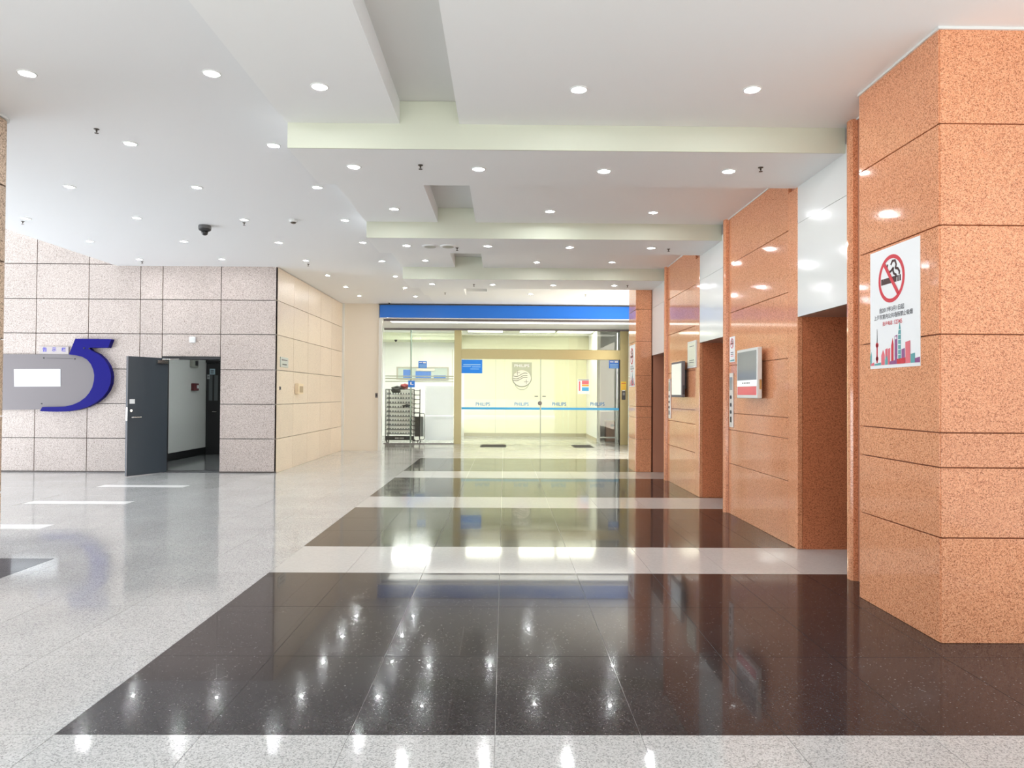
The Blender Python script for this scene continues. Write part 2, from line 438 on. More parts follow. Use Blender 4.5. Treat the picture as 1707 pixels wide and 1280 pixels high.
# black inner door
d2 = struct('door_2', (-6.2, 16.3, 0))
slab('leaf', -6.80, -5.9, 16.25, 16.298, 0, 2.08, BLACK, d2, 0.004)
slab('leaf', -5.89, -5.0, 16.25, 16.298, 0, 2.08, BLACK, d2, 0.004)
slab('frame', -6.81, -4.95, 16.23, 16.299, 2.085, 2.14, BLACK, d2)
SLIT = mat('door_glass_slit', (0.10, 0.11, 0.115), 0.15)
for px in (352, 361):
    q = at(px, 648, Y=16.25); slab('glass_slit', q.x-0.05, q.x+0.03, 16.242, 16.25, 1.22, 1.80, SLIT, d2)
q = at(355, 686, Y=16.25); MB().tube([(q.x, 16.21, q.z), (q.x+0.10, 16.21, q.z)], 0.01).build('handle', STEEL, d2)
sg = thing('door_sign', at(354, 620, Y=16.24), 'pale blue square sign on the black corridor door', 'sign')
q = at(354, 619.5, Y=16.24); slab('plate', q.x-0.06, q.x+0.06, 16.236, 16.249, q.z-0.065, q.z+0.065, mat('pale_blue', (0.32, 0.45, 0.52), 0.4), sg)
for dz in (-0.03, 0.0, 0.03): slab('print', q.x-0.035, q.x+0.035, 16.232, 16.236, q.z+dz-0.008, q.z+dz+0.008, DGREY, sg)
sg = thing('small_notice', at(347, 628, Y=16.24), 'small grey notice below the blue sign on the black corridor door', 'notice')
q = at(347.5, 628, Y=16.24); slab('sheet', q.x-0.03, q.x+0.03, 16.238, 16.249, q.z-0.05, q.z+0.05, mat('grey_sheet', (0.28, 0.3, 0.3), 0.5), sg)
slab('print', q.x-0.02, q.x+0.02, 16.235, 16.238, q.z-0.01, q.z+0.01, DGREY, sg)
# emergency light and fire alarm on the corridor wall
q = at(322.7, 605.5, X=-6.8)
t = thing('emergency_light', q, 'grey emergency light box high on the white corridor wall', 'emergency light')
slab('housing', -6.82, -6.75, q.y-0.14, q.y+0.14, q.z-0.09, q.z+0.09, mat('grey_plastic', (0.30, 0.31, 0.27), 0.5), t, 0.008)
slab('lamp_cover', -6.75, -6.74, q.y-0.02, q.y+0.1, q.z-0.05, q.z+0.05, BLACK, t)
q = at(323.5, 645, X=-6.8)
t = thing('fire_alarm_box', q, 'dark red fire alarm box on the white corridor wall', 'fire alarm')
slab('housing', -6.82, -6.74, q.y-0.11, q.y+0.11, q.z-0.08, q.z+0.08, mat('alarm_red', (0.09, 0.012, 0.015), 0.4), t, 0.008)
slab('button', -6.74, -6.73, q.y+0.0, q.y+0.08, q.z-0.03, q.z+0.04, PAPER, t)

# ------------------------------------------------------------------ grey door, standing open
d1 = struct('door_1', (-5.9, 12.5, 0))
slab('door_frame', DX0, DX1, YW-0.005, YW+0.26, DZ-0.045, DZ, BLACK, d1)
slab('door_frame', DX0, DX0+0.006, YW+0.02, YW+0.26, 0, DZ-0.045, BLACK, d1)
slab('door_frame', DX1-0.008, DX1, YW+0.02, YW+0.26, 0, DZ-0.045, BLACK, d1)
slab('threshold', DX0, DX1, YW+0.0, YW+0.26, 0.0, 0.012, DGREY, d1)
hg = Vector((-5.905, 12.50, 0)); fr = Vector((-6.215, 11.78, 0))
dv = (fr-hg).normalized(); LN = (fr-hg).length; nv = Vector((-dv.y, dv.x, 0))   # nv points to the room side facing the viewer
if nv.y > 0 or nv.x < 0: nv = -nv if nv.x < 0 else nv
def dp(s, n, z): return hg + dv*s + nv*n + Vector((0, 0, z))
leaf = MB().prism([dp(0, 0, 0.012), dp(LN, 0, 0.012), dp(LN, -0.045, 0.012), dp(0, -0.045, 0.012)], (0, 0, 1.985)).build('leaf', DOORG, d1)
MB().prism([dp(LN+0.001, -0.004, 0.012), dp(LN+0.003, -0.004, 0.012), dp(LN+0.003, -0.018, 0.012), dp(LN+0.001, -0.018, 0.012)], (0, 0, 1.985)).build('edge_strip', SILV, d1)
MB().prism([dp(LN, -0.03, 0.93), dp(LN+0.005, -0.03, 0.93), dp(LN+0.005, -0.006, 0.93), dp(LN, -0.006, 0.93)], (0, 0, 0.22)).build('lock_plate', STEEL, d1)
MB().prism([dp(LN-0.13, 0.001, 1.21), dp(LN-0.03, 0.001, 1.21), dp(LN-0.03, 0.004, 1.21), dp(LN-0.13, 0.004, 1.21)], (0, 0, 0.075)).build('name_plate', PAPER, d1)
MB().tube([dp(LN-0.055, 0.0, 1.095), dp(LN-0.055, 0.015, 1.095)], 0.022, 14).build('lock_cylinder', STEEL, d1)
MB().tube([dp(LN-0.045, 0.0, 0.985), dp(LN-0.045, 0.05, 0.985), dp(LN-0.06, 0.06, 0.985), dp(LN-0.21, 0.06, 0.985)], 0.010).build('handle', STEEL, d1)
c_ = MB(); c_.prism([dp(0.03, 0.001, 1.90), dp(0.25, 0.001, 1.90), dp(0.25, 0.05, 1.90), dp(0.03, 0.05, 1.90)], (0, 0, 0.055))
c_.build('door_closer', STEEL, d1)
q = at(299, 599, Y=12.49)
MB().tube([dp(0.14, 0.03, 1.96), dp(0.14, 0.03, 1.975), dp(0.05, 0.14, 1.975), (q.x, 12.47, 1.985)], 0.010).build('closer_arm', STEEL, d1)

# ------------------------------------------------------------------ number 5 sign with steel notice board
def c5(x, y, Y): return at(x/8.535, 555+y/8.535, Y=Y)
five = [(980, 305), (1070, 80), (1585, 87), (1538, 210), (1262, 210), (1300, 248), (1400, 298), (1480, 370), (1540, 460), (1572, 550), (1581, 620), (1572, 720), (1532, 822), (1462, 912), (1370, 985), (1250, 1048), (1100, 1094), (950, 1115), (800, 1120), (568, 1112), (600, 1052), (800, 1050), (930, 1045), (1040, 1018), (1130, 978), (1210, 920), (1270, 850), (1312, 770), (1335, 680), (1340, 600), (1325, 520), (1290, 440), (1240, 380), (1170, 338), (1080, 318)]
t = thing('number_sign', c5(1080, 1100, 12.49), 'big dark blue number 5 mounted on the beige granite wall', 'number sign')
MB().prism([c5(x, y, 12.40) for x, y in five], (0, 0.1, 0)).build('figure_five', BLUE5, t)
for x, y in ((1195, 215), (1270, 222)):
    MB().lathe(c5(x, y, 12.395), [(0.012, -0.004), (0.015, 0.01)], 10, axis=1).build('fixing', BLACK, t)
t = thing('notice_board', c5(600, 1090, 12.49), 'brushed steel notice board with a rounded end inside the blue 5', 'notice board')
inner = [(1170, 338), (1240, 380), (1290, 440), (1325, 520), (1340, 600), (1335, 680), (1312, 770), (1270, 850), (1210, 920), (1130, 978), (1040, 1018), (930, 1045), (800, 1055), (570, 1085)]
brd = [(-200, 300)]+[(960, 303), (1080, 312)]+inner+[(-200, 1100)]
MB().prism([c5(x, y, 12.45) for x, y in brd], (0, 0.048, 0)).build('steel_face', SILV, t)
for x, y in ((620, 355), (1062, 368), (590, 1005)):
    MB().lathe(c5(x, y, 12.444), [(0.010, -0.003), (0.013, 0.006)], 10, axis=1).build('screw', BLACK, t)
MB().tube([c5(660, 357, 12.447), c5(1040, 364, 12.447)], 0.003, 6).build('slot_line', DGREY, t)
pt = thing('blank_paper', c5(525, 760, 12.44), 'blank white paper sheet taped on the steel notice board', 'paper')
MB().prism([c5(197, 514, 12.444), c5(858, 512, 12.444), c5(858, 760, 12.444), c5(203, 762, 12.444)], (0, 0.004, 0)).build('sheet', PAPER, pt)
pt = thing('character_strip', c5(750, 300, 12.45), 'thin white strip with small blue characters above the steel notice board', 'sign')
MB().prism([c5(560, 190, 12.47), c5(975, 192, 12.47), c5(975, 303, 12.47), c5(560, 300, 12.47)], (0, 0.02, 0)).build('backing', mat('pale_plastic', (0.46, 0.41, 0.40), 0.4), pt)
BLUET = mat('blue_character', (0.03, 0.03, 0.5), 0.5)
for ch, x in (('告', 637), ('示', 770), ('栏', 905)):
    text(ch, c5(x, 235, 12.468), 0.075, (1, 0, 0), (0, 0, 1), BLUET, pt, 'character')

# white sensor on the wall over the door, notices on the side wall
q = at(321, 566, Y=12.47)
t = thing('wall_sensor', q, 'small white square sensor box above the doorway', 'sensor')
slab('housing', q.x-0.05, q.x+0.05, 12.45, 12.5, q.z-0.05, q.z+0.05, PAPER, t, 0.005)
slab('cap', q.x-0.03, q.x+0.03, 12.445, 12.45, q.z-0.03, q.z+0.03, WHITE, t)
q = at(473, 604, X=-4.0)
t = thing('wall_notice', q, 'pale framed notice on the beige side wall near the corner', 'notice')
slab('plate', -4.0, -3.985, q.y-0.22, q.y+0.22, q.z-0.09, q.z+0.09, mat('pale_green_plate', (0.52, 0.56, 0.53), 0.35), t, 0.002)
slab('print', -3.985, -3.982, q.y-0.12, q.y+0.12, q.z-0.05, q.z-0.03, DGREY, t)
slab('print', -3.985, -3.982, q.y-0.16, q.y+0.16, q.z+0.03, q.z+0.05, SILV, t)
q = at(496, 648, X=-4.0)
t = thing('intercom_box', q, 'cream keypad box on the beige side wall', 'intercom')
slab('housing', -4.0, -3.93, q.y-0.17, q.y+0.15, q.z-0.10, q.z+0.10, mat('cream_plastic', (0.80, 0.66, 0.46), 0.4), t, 0.005)
slab('keypad', -3.93, -3.925, q.y-0.10, q.y+0.12, q.z-0.07, q.z+0.05, mat('keypad_brown', (0.42, 0.32, 0.2), 0.5), t)
q = at(466.5, 647, X=-4.0)
t = thing('key_switch', q, 'tiny dark key switch on the beige side wall near the corner', 'switch')
slab('plate', -4.0, -3.99, q.y-0.035, q.y+0.035, q.z-0.03, q.z+0.03, SILV, t)
slab('keyhole', -3.99, -3.985, q.y-0.012, q.y+0.012, q.z-0.015, q.z+0.015, BLACK, t)
q = at(627.5, 659, Y=17.49)
t = thing('wall_switch', q, 'grey switch plate on the cream wall beside the glass front', 'switch')
slab('plate', q.x-0.03, q.x+0.03, 17.49, 17.5, q.z-0.055, q.z+0.055, SILV, t)
slab('rocker', q.x-0.018, q.x+0.018, 17.485, 17.49, q.z-0.02, q.z+0.03, DGREY, t)

# ------------------------------------------------------------------ left pillar
t = thing('pillar', (-4.70, 5.25, 0), 'square speckled brown granite pillar at the left edge of the photo', 'pillar', None)
def rsq(cx, cyy, hx, hy, r, z, n=6):
    pts = []
    for sx, sy, a in ((1, 1, 0), (-1, 1, 90), (-1, -1, 180), (1, -1, 270)):
        for k in range(n+1):
            th = math.radians(a + 90*k/n); pts.append(Vector((cx+sx*(hx-r)+r*math.cos(th), cyy+sy*(hy-r)+r*math.sin(th), z)))
    return pts
PX = -4.648; PY = 5.30
MB().prism(rsq(PX, PY, 0.58, 0.53, 0.10, 0.0), (0, 0, HL)).build('core', JOINT, t)
for z0_, z1_ in zip([0, 0.587, 1.2, 1.82, 2.445, 3.06], [0.587, 1.2, 1.82, 2.445, 3.06, 3.60]):
    MB().prism(rsq(PX, PY, 0.60, 0.55, 0.12, z0_+(0.006 if z0_ else 0)), (0, 0, z1_-z0_-0.012)).build('granite_course', PILG, t)
MB().prism(rsq(PX, PY, 0.615, 0.565, 0.13, 3.60), (0, 0, 0.019)).build('ceiling_trim', WHITE, t)

# ------------------------------------------------------------------ right wall: piers between lift openings
wr = struct('wall_right')
XW = 2.69
zr = [0, 0.597, 0.997, 1.196, 1.761, 2.388, 2.974, 3.53]
def cladding(parent, x, y_a, yb, name='panel', top=3.53):
    for j in range(len(zr)-1):
        z1_ = min(zr[j+1], top)
        if zr[j] >= top: break
        slab(name, x, x+0.03, y_a+0.002, yb-0.002, zr[j]+(0.0025 if j else 0), z1_-0.0025, RED, parent, 0.003)
piers = [(4.96, 5.49), (6.49, 8.61), (9.77, 11.80), (12.93, 13.70)]
for k, (p0, p1) in enumerate(piers):
    top = 3.53
    slab('pier_core', XW+0.03, 3.55, p0+0.02, p1-0.02, 0, top, RJOINT, wr)
    if k < 3:
        near = p0+0.21 if k else p0
        cladding(wr, XW, near, p1-0.14)
        if k:
            slab('corner_stone', XW-0.002, XW+0.05, p0, near-0.001, 0, 3.33 if k else top, RED, wr, 0.006)
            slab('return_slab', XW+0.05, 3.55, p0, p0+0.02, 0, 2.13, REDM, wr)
        # rounded nosing strip at the far edge, groove beside it
        n = 6; pts = []
        for i in range(n+1):
            th = math.pi*i/n; pts.append((XW-0.045*math.sin(th)**0.6 if 0 < i < n else XW, p1-0.055-0.055*math.cos(th), 0))
        pts += [(XW+0.06, p1, 0), (XW+0.06, p1-0.11, 0)]
        MB().prism(pts, (0, 0, 3.53)).build('nosing', RED, wr)
        slab('groove', XW+0.004, XW+0.03, p1-0.14, p1-0.11, 0, 3.53, RJOINT, wr)
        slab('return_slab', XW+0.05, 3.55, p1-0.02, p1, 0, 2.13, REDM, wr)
        slab('caulk', XW-0.008, XW, p0, p1-0.11, 3.518, 3.53, WHITE, wr)
for (p0, p1) in ((5.49, 6.49), (8.61, 9.77), (11.80, 12.93)):
    slab('white_panel', XW+0.002, XW+0.03, p0, p1, 2.13, 2.988, WHITE, wr)
    slab('white_panel', XW+0.002, XW+0.03, p0, p1, 2.992, 3.40, WHITE, wr)
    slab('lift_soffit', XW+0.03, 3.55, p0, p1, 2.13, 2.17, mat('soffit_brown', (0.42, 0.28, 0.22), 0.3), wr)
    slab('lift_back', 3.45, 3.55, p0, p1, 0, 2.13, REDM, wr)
slab('wall_board', 3.55, 3.7, 4.96, 24.0, 0, 4.0, PAINT, wr)
for k, (p0, p1) in enumerate(((5.49, 6.49), (8.61, 9.77), (11.80, 12.93))):
    t = thing('lift_door', (3.4, (p0+p1)/2, 0), 'steel lift door inside the %s lift recess of the red granite wall' % ('nearest', 'middle', 'farthest')[k], 'lift door', None)
    mid = (p0+p1)/2
    slab('door_leaf', 3.41, 3.44, p0+0.03, mid-0.002, 0.01, 2.08, STEEL, t, 0.002)
    slab('door_leaf', 3.41, 3.44, mid+0.002, p1-0.03, 0.01, 2.08, STEEL, t, 0.002)
    slab('sill', 3.36, 3.445, p0+0.03, p1-0.03, 0, 0.01, SILV, t)

# big pillars standing proud of the wall
def pillar(xf, p0, p1, label, xr=4.3, front=True, top=3.53):
    t = thing('pillar', ((xf+xr)/2, (p0+p1)/2, 0), label, 'pillar')
    slab('core', xf+0.03, xr, p0+0.03, p1, 0, top, RJOINT, t)
    for j in range(len(zr)-1):
        z0_ = zr[j]+(0.003 if j else 0); z1_ = min(zr[j+1], top)-0.003
        slab('panel', xf, xf+0.03, p0+0.009, p1, z0_, z1_, RED, t, 0.003)
        if front:
            slab('panel', xf+0.006, xr, p0, p0+0.03, z0_, z1_, RED, t, 0.003)
    slab('caulk', xf-0.012, xf, p0-0.012, p1, top-0.014, top, WHITE, t)
    if front: slab('caulk', xf, xr, p0-0.012, p0, top-0.014, top, WHITE, t)
    return t
pillar(2.49, 4.03, 4.955, 'large red granite pillar nearest the viewer at the right, with a big no smoking poster')
t4 = pillar(2.40, 12.96, 13.69, 'farthest red granite pillar, standing just before the blue fascia', xr=2.69)

# ------------------------------------------------------------------ no smoking posters
def poster(x, y_near, w, z0_, h, label, full=True, name='no_smoking_poster'):
    """poster on a wall facing -x; u runs from the far edge (left in the view) to the near edge"""
    yf = y_near + w
    t = thing(name, (x-0.001, y_near+w/2, z0_), label, 'poster')
    def P(u, v, l=0.0): return Vector((x-0.003-l, yf-u*w, z0_+v*h))
    asp = w/h
    MB().prism([P(0, 0), P(1, 0), P(1, 1), P(0, 1)], (0.003, 0, 0)).build('sheet', PAPER, t)
    N_ = (-1, 0, 0)
    cu, cv, R = 0.455, 0.735, 0.197
    def C(a, r): return (cu+r*math.cos(a)/asp, cv+r*math.sin(a))
    b = MB(); n = 40
    for k in range(n):
        a0, a1 = 2*math.pi*k/n, 2*math.pi*(k+1)/n
        b.prism([P(*C(a0, R), 0.0005), P(*C(a1, R), 0.0005), P(*C(a1, R*0.84), 0.0005), P(*C(a0, R*0.84), 0.0005)], (-0.001, 0, 0))
    b.build('red_ring', REDI, t)
    # cigarette
    b = MB()
    for u0_, u1_ in ((-0.78, -0.62), (-0.60, 0.40), (0.47, 0.56), (0.62, 0.72)):
        b.prism([P(cu+u0_*R/asp, cv-0.19*R+0.0, 0.0006), P(cu+u1_*R/asp, cv-0.19*R, 0.0006), P(cu+u1_*R/asp, cv+0.06*R, 0.0006), P(cu+u0_*R/asp, cv+0.06*R, 0.0006)], (-0.001, 0, 0))
    b.build('cigarette', BROWNI, t)
    def curve(pts, wd, nm, mt):
        b = MB()
        for i in range(len(pts)-1):
            p0_, p1_ = Vector(pts[i]), Vector(pts[i+1]); d_ = (p1_-p0_).normalized(); nn = Vector((-d_.y, d_.x))*wd
            e = d_*wd*0.3
            q = [p0_-e+nn, p1_+e+nn, p1_+e-nn, p0_-e-nn]
            b.prism([P(cu+a.x*R/asp, cv+a.y*R, 0.0006) for a in q], (-0.001, 0, 0))
        b.build(nm, mt, t)
    curve([(-0.28, 0.62), (-0.36, 0.42), (-0.22, 0.25), (0.0, 0.32), (0.16, 0.42), (0.14, 0.3), (0.2, 0.18), (0.36, 0.1), (0.4, -0.0)], 0.048, 'smoke', BROWNI)
    curve([(-0.02, 0.58), (0.1, 0.72), (0.3, 0.70), (0.38, 0.52), (0.32, 0.38), (0.5, 0.34), (0.62, 0.2), (0.6, 0.10)], 0.048, 'smoke', BROWNI)
    a = math.radians(128)
    b = MB(); ca, sa = math.cos(a), math.sin(a); k = 0.085; rr = 0.86
    q = [(ca*rr-sa*k, sa*rr+ca*k), (-ca*rr-sa*k, -sa*rr+ca*k), (-ca*rr+sa*k, -sa*rr-ca*k), (ca*rr+sa*k, sa*rr-ca*k)]
    b.prism([P(cu+u*R/asp, cv+v*R, 0.0022) for u, v in q], (-0.001, 0, 0)).build('red_bar', REDI, t)
    rt, up = (0, -1, 0), (0, 0, 1)
    if full:
        text('自2017年3月1日起', P(0.46, 0.487, 0.001), w*0.50, rt, up, INK, t, 'lettering', ext=0.0005)
        text('上海市室内公共场所禁止吸烟', P(0.48, 0.432, 0.001), w*0.78, rt, up, INK, t, 'lettering', ext=0.0005)
        text('投诉电话：', P(0.385, 0.372, 0.001), w*0.22, rt, up, REDI, t, 'lettering', ext=0.0005)
        text('12345', P(0.595, 0.372, 0.001), w*0.15, rt, up, REDI, t, 'lettering', ext=0.0005)
        # skyline: (u0, u1, height, ink)
        sky = [(0.0, 0.035, 0.13, TEAL, 1), (0.02, 0.09, 0.055, PINK, 0), (0.245, 0.315, 0.135, PINK, 1), (0.33, 0.375, 0.165, PINK, 0), (0.385, 0.43, 0.165, PINK, 0),
               (0.455, 0.50, 0.225, REDI, 1), (0.525, 0.575, 0.265, PURP, 2), (0.595, 0.645, 0.345, TEAL, 1), (0.66, 0.72, 0.15, PURP, 0), (0.735, 0.825, 0.205, PINK, 0),
               (0.835, 0.91, 0.105, TEAL, 0), (0.91, 1.0, 0.07, PURP, 0), (0.10, 0.24, 0.05, TEAL, 0), (0.33, 0.38, 0.085, TEAL, 1), (0.42, 0.53, 0.06, PURP, 0), (0.57, 0.73, 0.075, REDI, 0)]
        for i, (a0, a1, hh, ink, kd) in enumerate(sky):
            l = 0.0006+0.0001*i; v0 = 0.028
            if kd == 1: pp = [(a0, v0), (a1, v0), (a1, hh*0.86), ((a0+a1)/2+0.004, hh+0.02), (a0, hh*0.80)]
            else: pp = [(a0, v0), (a1, v0), (a1, hh), (a0, hh-0.008)]
            MB().prism([P(u, v, l) for u, v in pp], (-0.0006, 0, 0)).build('skyline_block', ink, t)
            if kd == 2: flat('skyline_window', [P(a0+0.012, hh-0.035, l+0.0008), P(a1-0.012, hh-0.035, l+0.0008), P(a1-0.012, hh-0.014, l+0.0008), P(a0+0.012, hh-0.014, l+0.0008)], PAPER, t, N_, 0.0004)
        for i in range(7):
            v = 0.06+i*0.04; flat('tower_band', [P(0.596, v, 0.0024), P(0.644, v, 0.0024), P(0.644, v+0.006, 0.0024), P(0.596, v+0.006, 0.0024)], PAPER, t, N_, 0.0003)
        b = MB(); tx = 0.155
        b.prism([P(tx-0.012, 0.05, 0.001), P(tx+0.012, 0.05, 0.001), P(tx+0.010, 0.21, 0.001), P(tx-0.010, 0.21, 0.001)], (-0.001, 0, 0))
        for v, r in ((0.20, 0.022), (0.085, 0.02)):
            b.prism([P(tx+r*math.cos(2*math.pi*k/14)/asp, v+r*math.sin(2*math.pi*k/14), 0.001) for k in range(14)], (-0.001, 0, 0))
        b.build('tower_print', REDI, t)
        flat('mast_print', [P(tx-0.006, 0.22, 0.001), P(tx+0.006, 0.22, 0.001), P(tx+0.001, 0.335, 0.001), P(tx-0.001, 0.335, 0.001)], INK, t, N_, 0.001)
    else:
        for v in (0.36, 0.29, 0.22): flat('print_line', [P(0.2, v, 0.001), P(0.75, v, 0.001), P(0.75, v+0.03, 0.001), P(0.2, v+0.03, 0.001)], PINK if v == 0.22 else INK, t, N_, 0.0004)
        flat('skyline_block', [P(0.1, 0.03, 0.001), P(0.9, 0.03, 0.001), P(0.9, 0.10, 0.001), P(0.1, 0.08, 0.001)], TEAL, t, N_, 0.0004)
    return t
poster(2.49, 4.22, 0.578, 1.587, 0.783, 'large white no smoking poster with a city skyline on the nearest red granite pillar')
poster(2.40, 13.04, 0.56, 1.56, 0.783, 'white no smoking poster seen edge-on on the farthest red granite pillar')
q = at(1221.5, 582, X=XW)
poster(XW, q.y-0.085, 0.19, 1.80, 0.30, 'small white no smoking sticker above the lift call panel on the middle pier', False, 'no_smoking_sticker')

# ------------------------------------------------------------------ lift call panels and wall screens
def call_panel(yc, label):
    t = thing('lift_call_panel', (XW, yc, 1.03), label, 'call panel', None)
    x = XW
    slab('plate', x-0.018, x, yc-0.06, yc+0.06, 1.03, 1.67, PLATE, t, 0.003)
    slab('display', x-0.021, x-0.018, yc-0.045, yc+0.045, 1.47, 1.62, SCREEN, t)
    for z, nm in ((1.385, 'up_button'), (1.295, 'down_button'), (1.21, 'key_switch')):
        MB().lathe((x-0.018, yc, z), [(0.022, 0.0), (0.022, -0.006), (0.015, -0.009)], 12, axis=0).build(nm, DGREY, t)
    slab('card_slot', x-0.022, x-0.018, yc-0.02, yc+0.025, 1.09, 1.155, BLACK, t)
    return t
q = at(1221, 667, X=XW); call_panel(q.y, 'tall narrow steel lift call panel beside the nearer wall screen')
q = at(1117.5, 665, X=XW); call_panel(q.y, 'tall narrow steel lift call panel beside the farther wall screen')
def wall_screen(y_a, yb, label, far):
    t = thing('wall_screen', (XW, (y_a+yb)/2, 1.37), label, 'screen')
    x1_, x0_ = 2.635, 2.585
    slab('housing', x0_, x1_, y_a, yb, 1.375, 1.905, SILV if far else WHITE, t, 0.006)
    slab('bracket', x1_, XW, y_a+0.15, yb-0.15, 1.50, 1.78, BLACK, t)
    f = x0_-0.003
    if far:
        slab('display', f, x0_, y_a+0.03, yb-0.03, 1.41, 1.875, SCRB, t)
        slab('speaker_grille', x0_+0.015, x1_-0.005, y_a-0.004, y_a, 1.42, 1.55, DGREY, t)
    else:
        slab('display', f, x0_, y_a+0.03, yb-0.03, 1.57, 1.875, SCREEN, t)
        slab('caption_band', f, x0_, y_a+0.02, yb-0.02, 1.505, 1.568, SCRW, t)
        for i in range(5): slab('caption_print', f-0.001, f, y_a+0.22+0.05*i, y_a+0.25+0.05*i, 1.53, 1.545, DGREY, t)
        slab('red_band', f, x0_, y_a+0.03, yb-0.03, 1.41, 1.50, SCRR, t)
        slab('side_switch', x0_+0.02, x0_+0.04, y_a-0.012, y_a, 1.47, 1.57, mat('amber', (0.5, 0.3, 0.12), 0.4), t)
    return t
wall_screen(7.23, 7.87, 'wall mounted screen with a red band, on the pier before the middle lift', False)
wall_screen(10.33, 10.97, 'wall mounted screen with a pale display on the farther pier', True)
t = thing('framed_certificate', (XW, 10.11, 1.79), 'white certificate plate beside the farther wall screen', 'certificate')
slab('plate', XW-0.02, XW, 9.88, 10.34, 1.795, 2.18, WHITE, t, 0.003)
slab('sheet', XW-0.022, XW-0.02, 9.91, 10.31, 1.825, 2.15, mat('pale_yellow_sheet', (0.78, 0.80, 0.66), 0.3), t)
for z in (2.10, 1.90, 1.87): slab('print', XW-0.023, XW-0.022, 9.97, 10.22, z, z+0.008, INK, t)

# ------------------------------------------------------------------ blue fascia
def tmat(): pass
t = thing('fascia_board', (0.3, 17.5, 3.27), 'long blue fascia board above the glass front', 'fascia')
slab('blue_board', -3.08, 3.52, 17.46, 17.52, 3.27, 3.585, BLUEF, t)
slab('top_trim', -3.10, 3.52, 17.44, 17.53, 3.585, 3.60, DGREY, t)
slab('bottom_trim', -3.08, 3.52, 17.44, 17.52, 3.25, 3.27, WHITE, t)
slab('light_trough', -3.0, 3.5, 17.56, 17.60, 3.20, 3.25, SILV, ceil)
slab('soffit_fill', -2.9, 3.4, 17.9, 18.3, 3.235, 3.249, STRIP, ceil)  # glowing strip added to brighten the rack and glass front

# ------------------------------------------------------------------ glass front
YG = 20.0
gf = struct('window_1', (0.5, YG, 0))
def gx(px): return at(px, 660, Y=YG).x
ZH0, ZH1 = at(900, 599, Y=YG).z, at(900, 583, Y=YG).z
ZT = 3.25
def post(nm, pa, pb_, z0_=0, z1_=ZT, mt=GOLD, dy=0.05):
    return slab(nm, gx(pa), gx(pb_), YG-dy, YG+dy, z0_, z1_, mt, gf, 0.004)
post('post', 757, 769); post('post', 1033, 1046.5)
slab('header', gx(769), gx(1033), YG-0.06, YG+0.06, ZH0, ZH1, GOLD, gf, 0.004)
slab('top_rail', gx(640), 3.5, YG-0.06, YG+0.06, ZT-0.05, ZT, SILV, gf)
slab('bottom_rail', gx(640), gx(757), YG-0.02, YG+0.02, 0, 0.02, SILV, gf)
def pane(nm, pa, pb_, z0_, z1_, y=YG):
    return slab(nm, gx(pa)+0.003, gx(pb_)-0.003, y-0.005, y+0.005, z0_, z1_, GLASS, gf)
pane('pane', 641, 684, 0.02, ZT-0.05); pane('pane', 684, 757, 0.02, ZT-0.05)
slab('glass_fin', gx(684)-0.006, gx(684)+0.006, YG, YG+0.25, 0.02, ZT-0.05, mat('glass_edge', (0.25, 0.36, 0.30), 0.1), gf)
pane('pane', 1046.5, 1090, 0.02, ZT-0.05)
for a_, b_ in ((769, 842), (842, 960), (960, 1033)): pane('transom_pane', a_, b_, ZH1, ZT-0.05)
pane('fixed_pane', 769, 842, 0.01, ZH0); pane('fixed_pane', 960, 1033, 0.01, ZH0)
pane('door_pane', 840, 901, 0.01, ZH0, YG-0.03); pane('door_pane', 901, 962, 0.01, ZH0, YG-0.03)
slab('door_edge', gx(901)-0.012, gx(901)+0.012, YG-0.036, YG-0.024, 0.01, ZH0, FROST, gf)
MB().lathe(at(900, 672, Y=YG-0.036), [(0.06, 0.0), (0.06, -0.012), (0.035, -0.02)], 16, axis=1).build('lock', SILV, gf)
for px in (894, 907):
    q = at(px, 660.5, Y=YG-0.036); slab('latch_mark', q.x-0.05, q.x+0.05, YG-0.04, YG-0.036, q.z-0.012, q.z+0.012, DGREY, gf)
slab('frame_strip', gx(1032)-0.01, gx(1032)+0.02, YG-0.055, YG-0.05, 0, ZH0, BLACK, gf)
zb = at(900, 681, Y=YG).z
for a_, b_, y in ((769.5, 842, YG-0.008), (840, 900, YG-0.038), (902, 962, YG-0.038), (960, 1032, YG-0.008)):
    slab('safety_stripe', gx(a_), gx(b_), y-0.001, y, zb-0.035, zb+0.03, BLUEL, gf)
zl = at(900, 673, Y=YG).z
for px in (805, 869.5, 932, 996):
    y = YG-0.04 if 840 < px < 962 else YG-0.008
    q = at(px, 673.5, Y=y); text('PHILIPS', q, 0.40, (1, 0, 0), (0, 0, 1), mat('blue_lettering', (0.02, 0.22, 0.55), 0.5), gf, 'lettering', h=0.10)
# frosted bands of the left pane
for z0_, z1_ in ((0.10, 0.78), (0.80, 1.62)):
    slab('frosted_film', gx(709), gx(756), YG-0.008, YG-0.006, z0_, z1_, FROSTB, gf)
for py in (627, 631, 636):
    z = at(700, py, Y=YG).z; slab('film_line', gx(642), gx(756), YG-0.009, YG-0.007, z-0.014, z+0.014, FROST, gf)

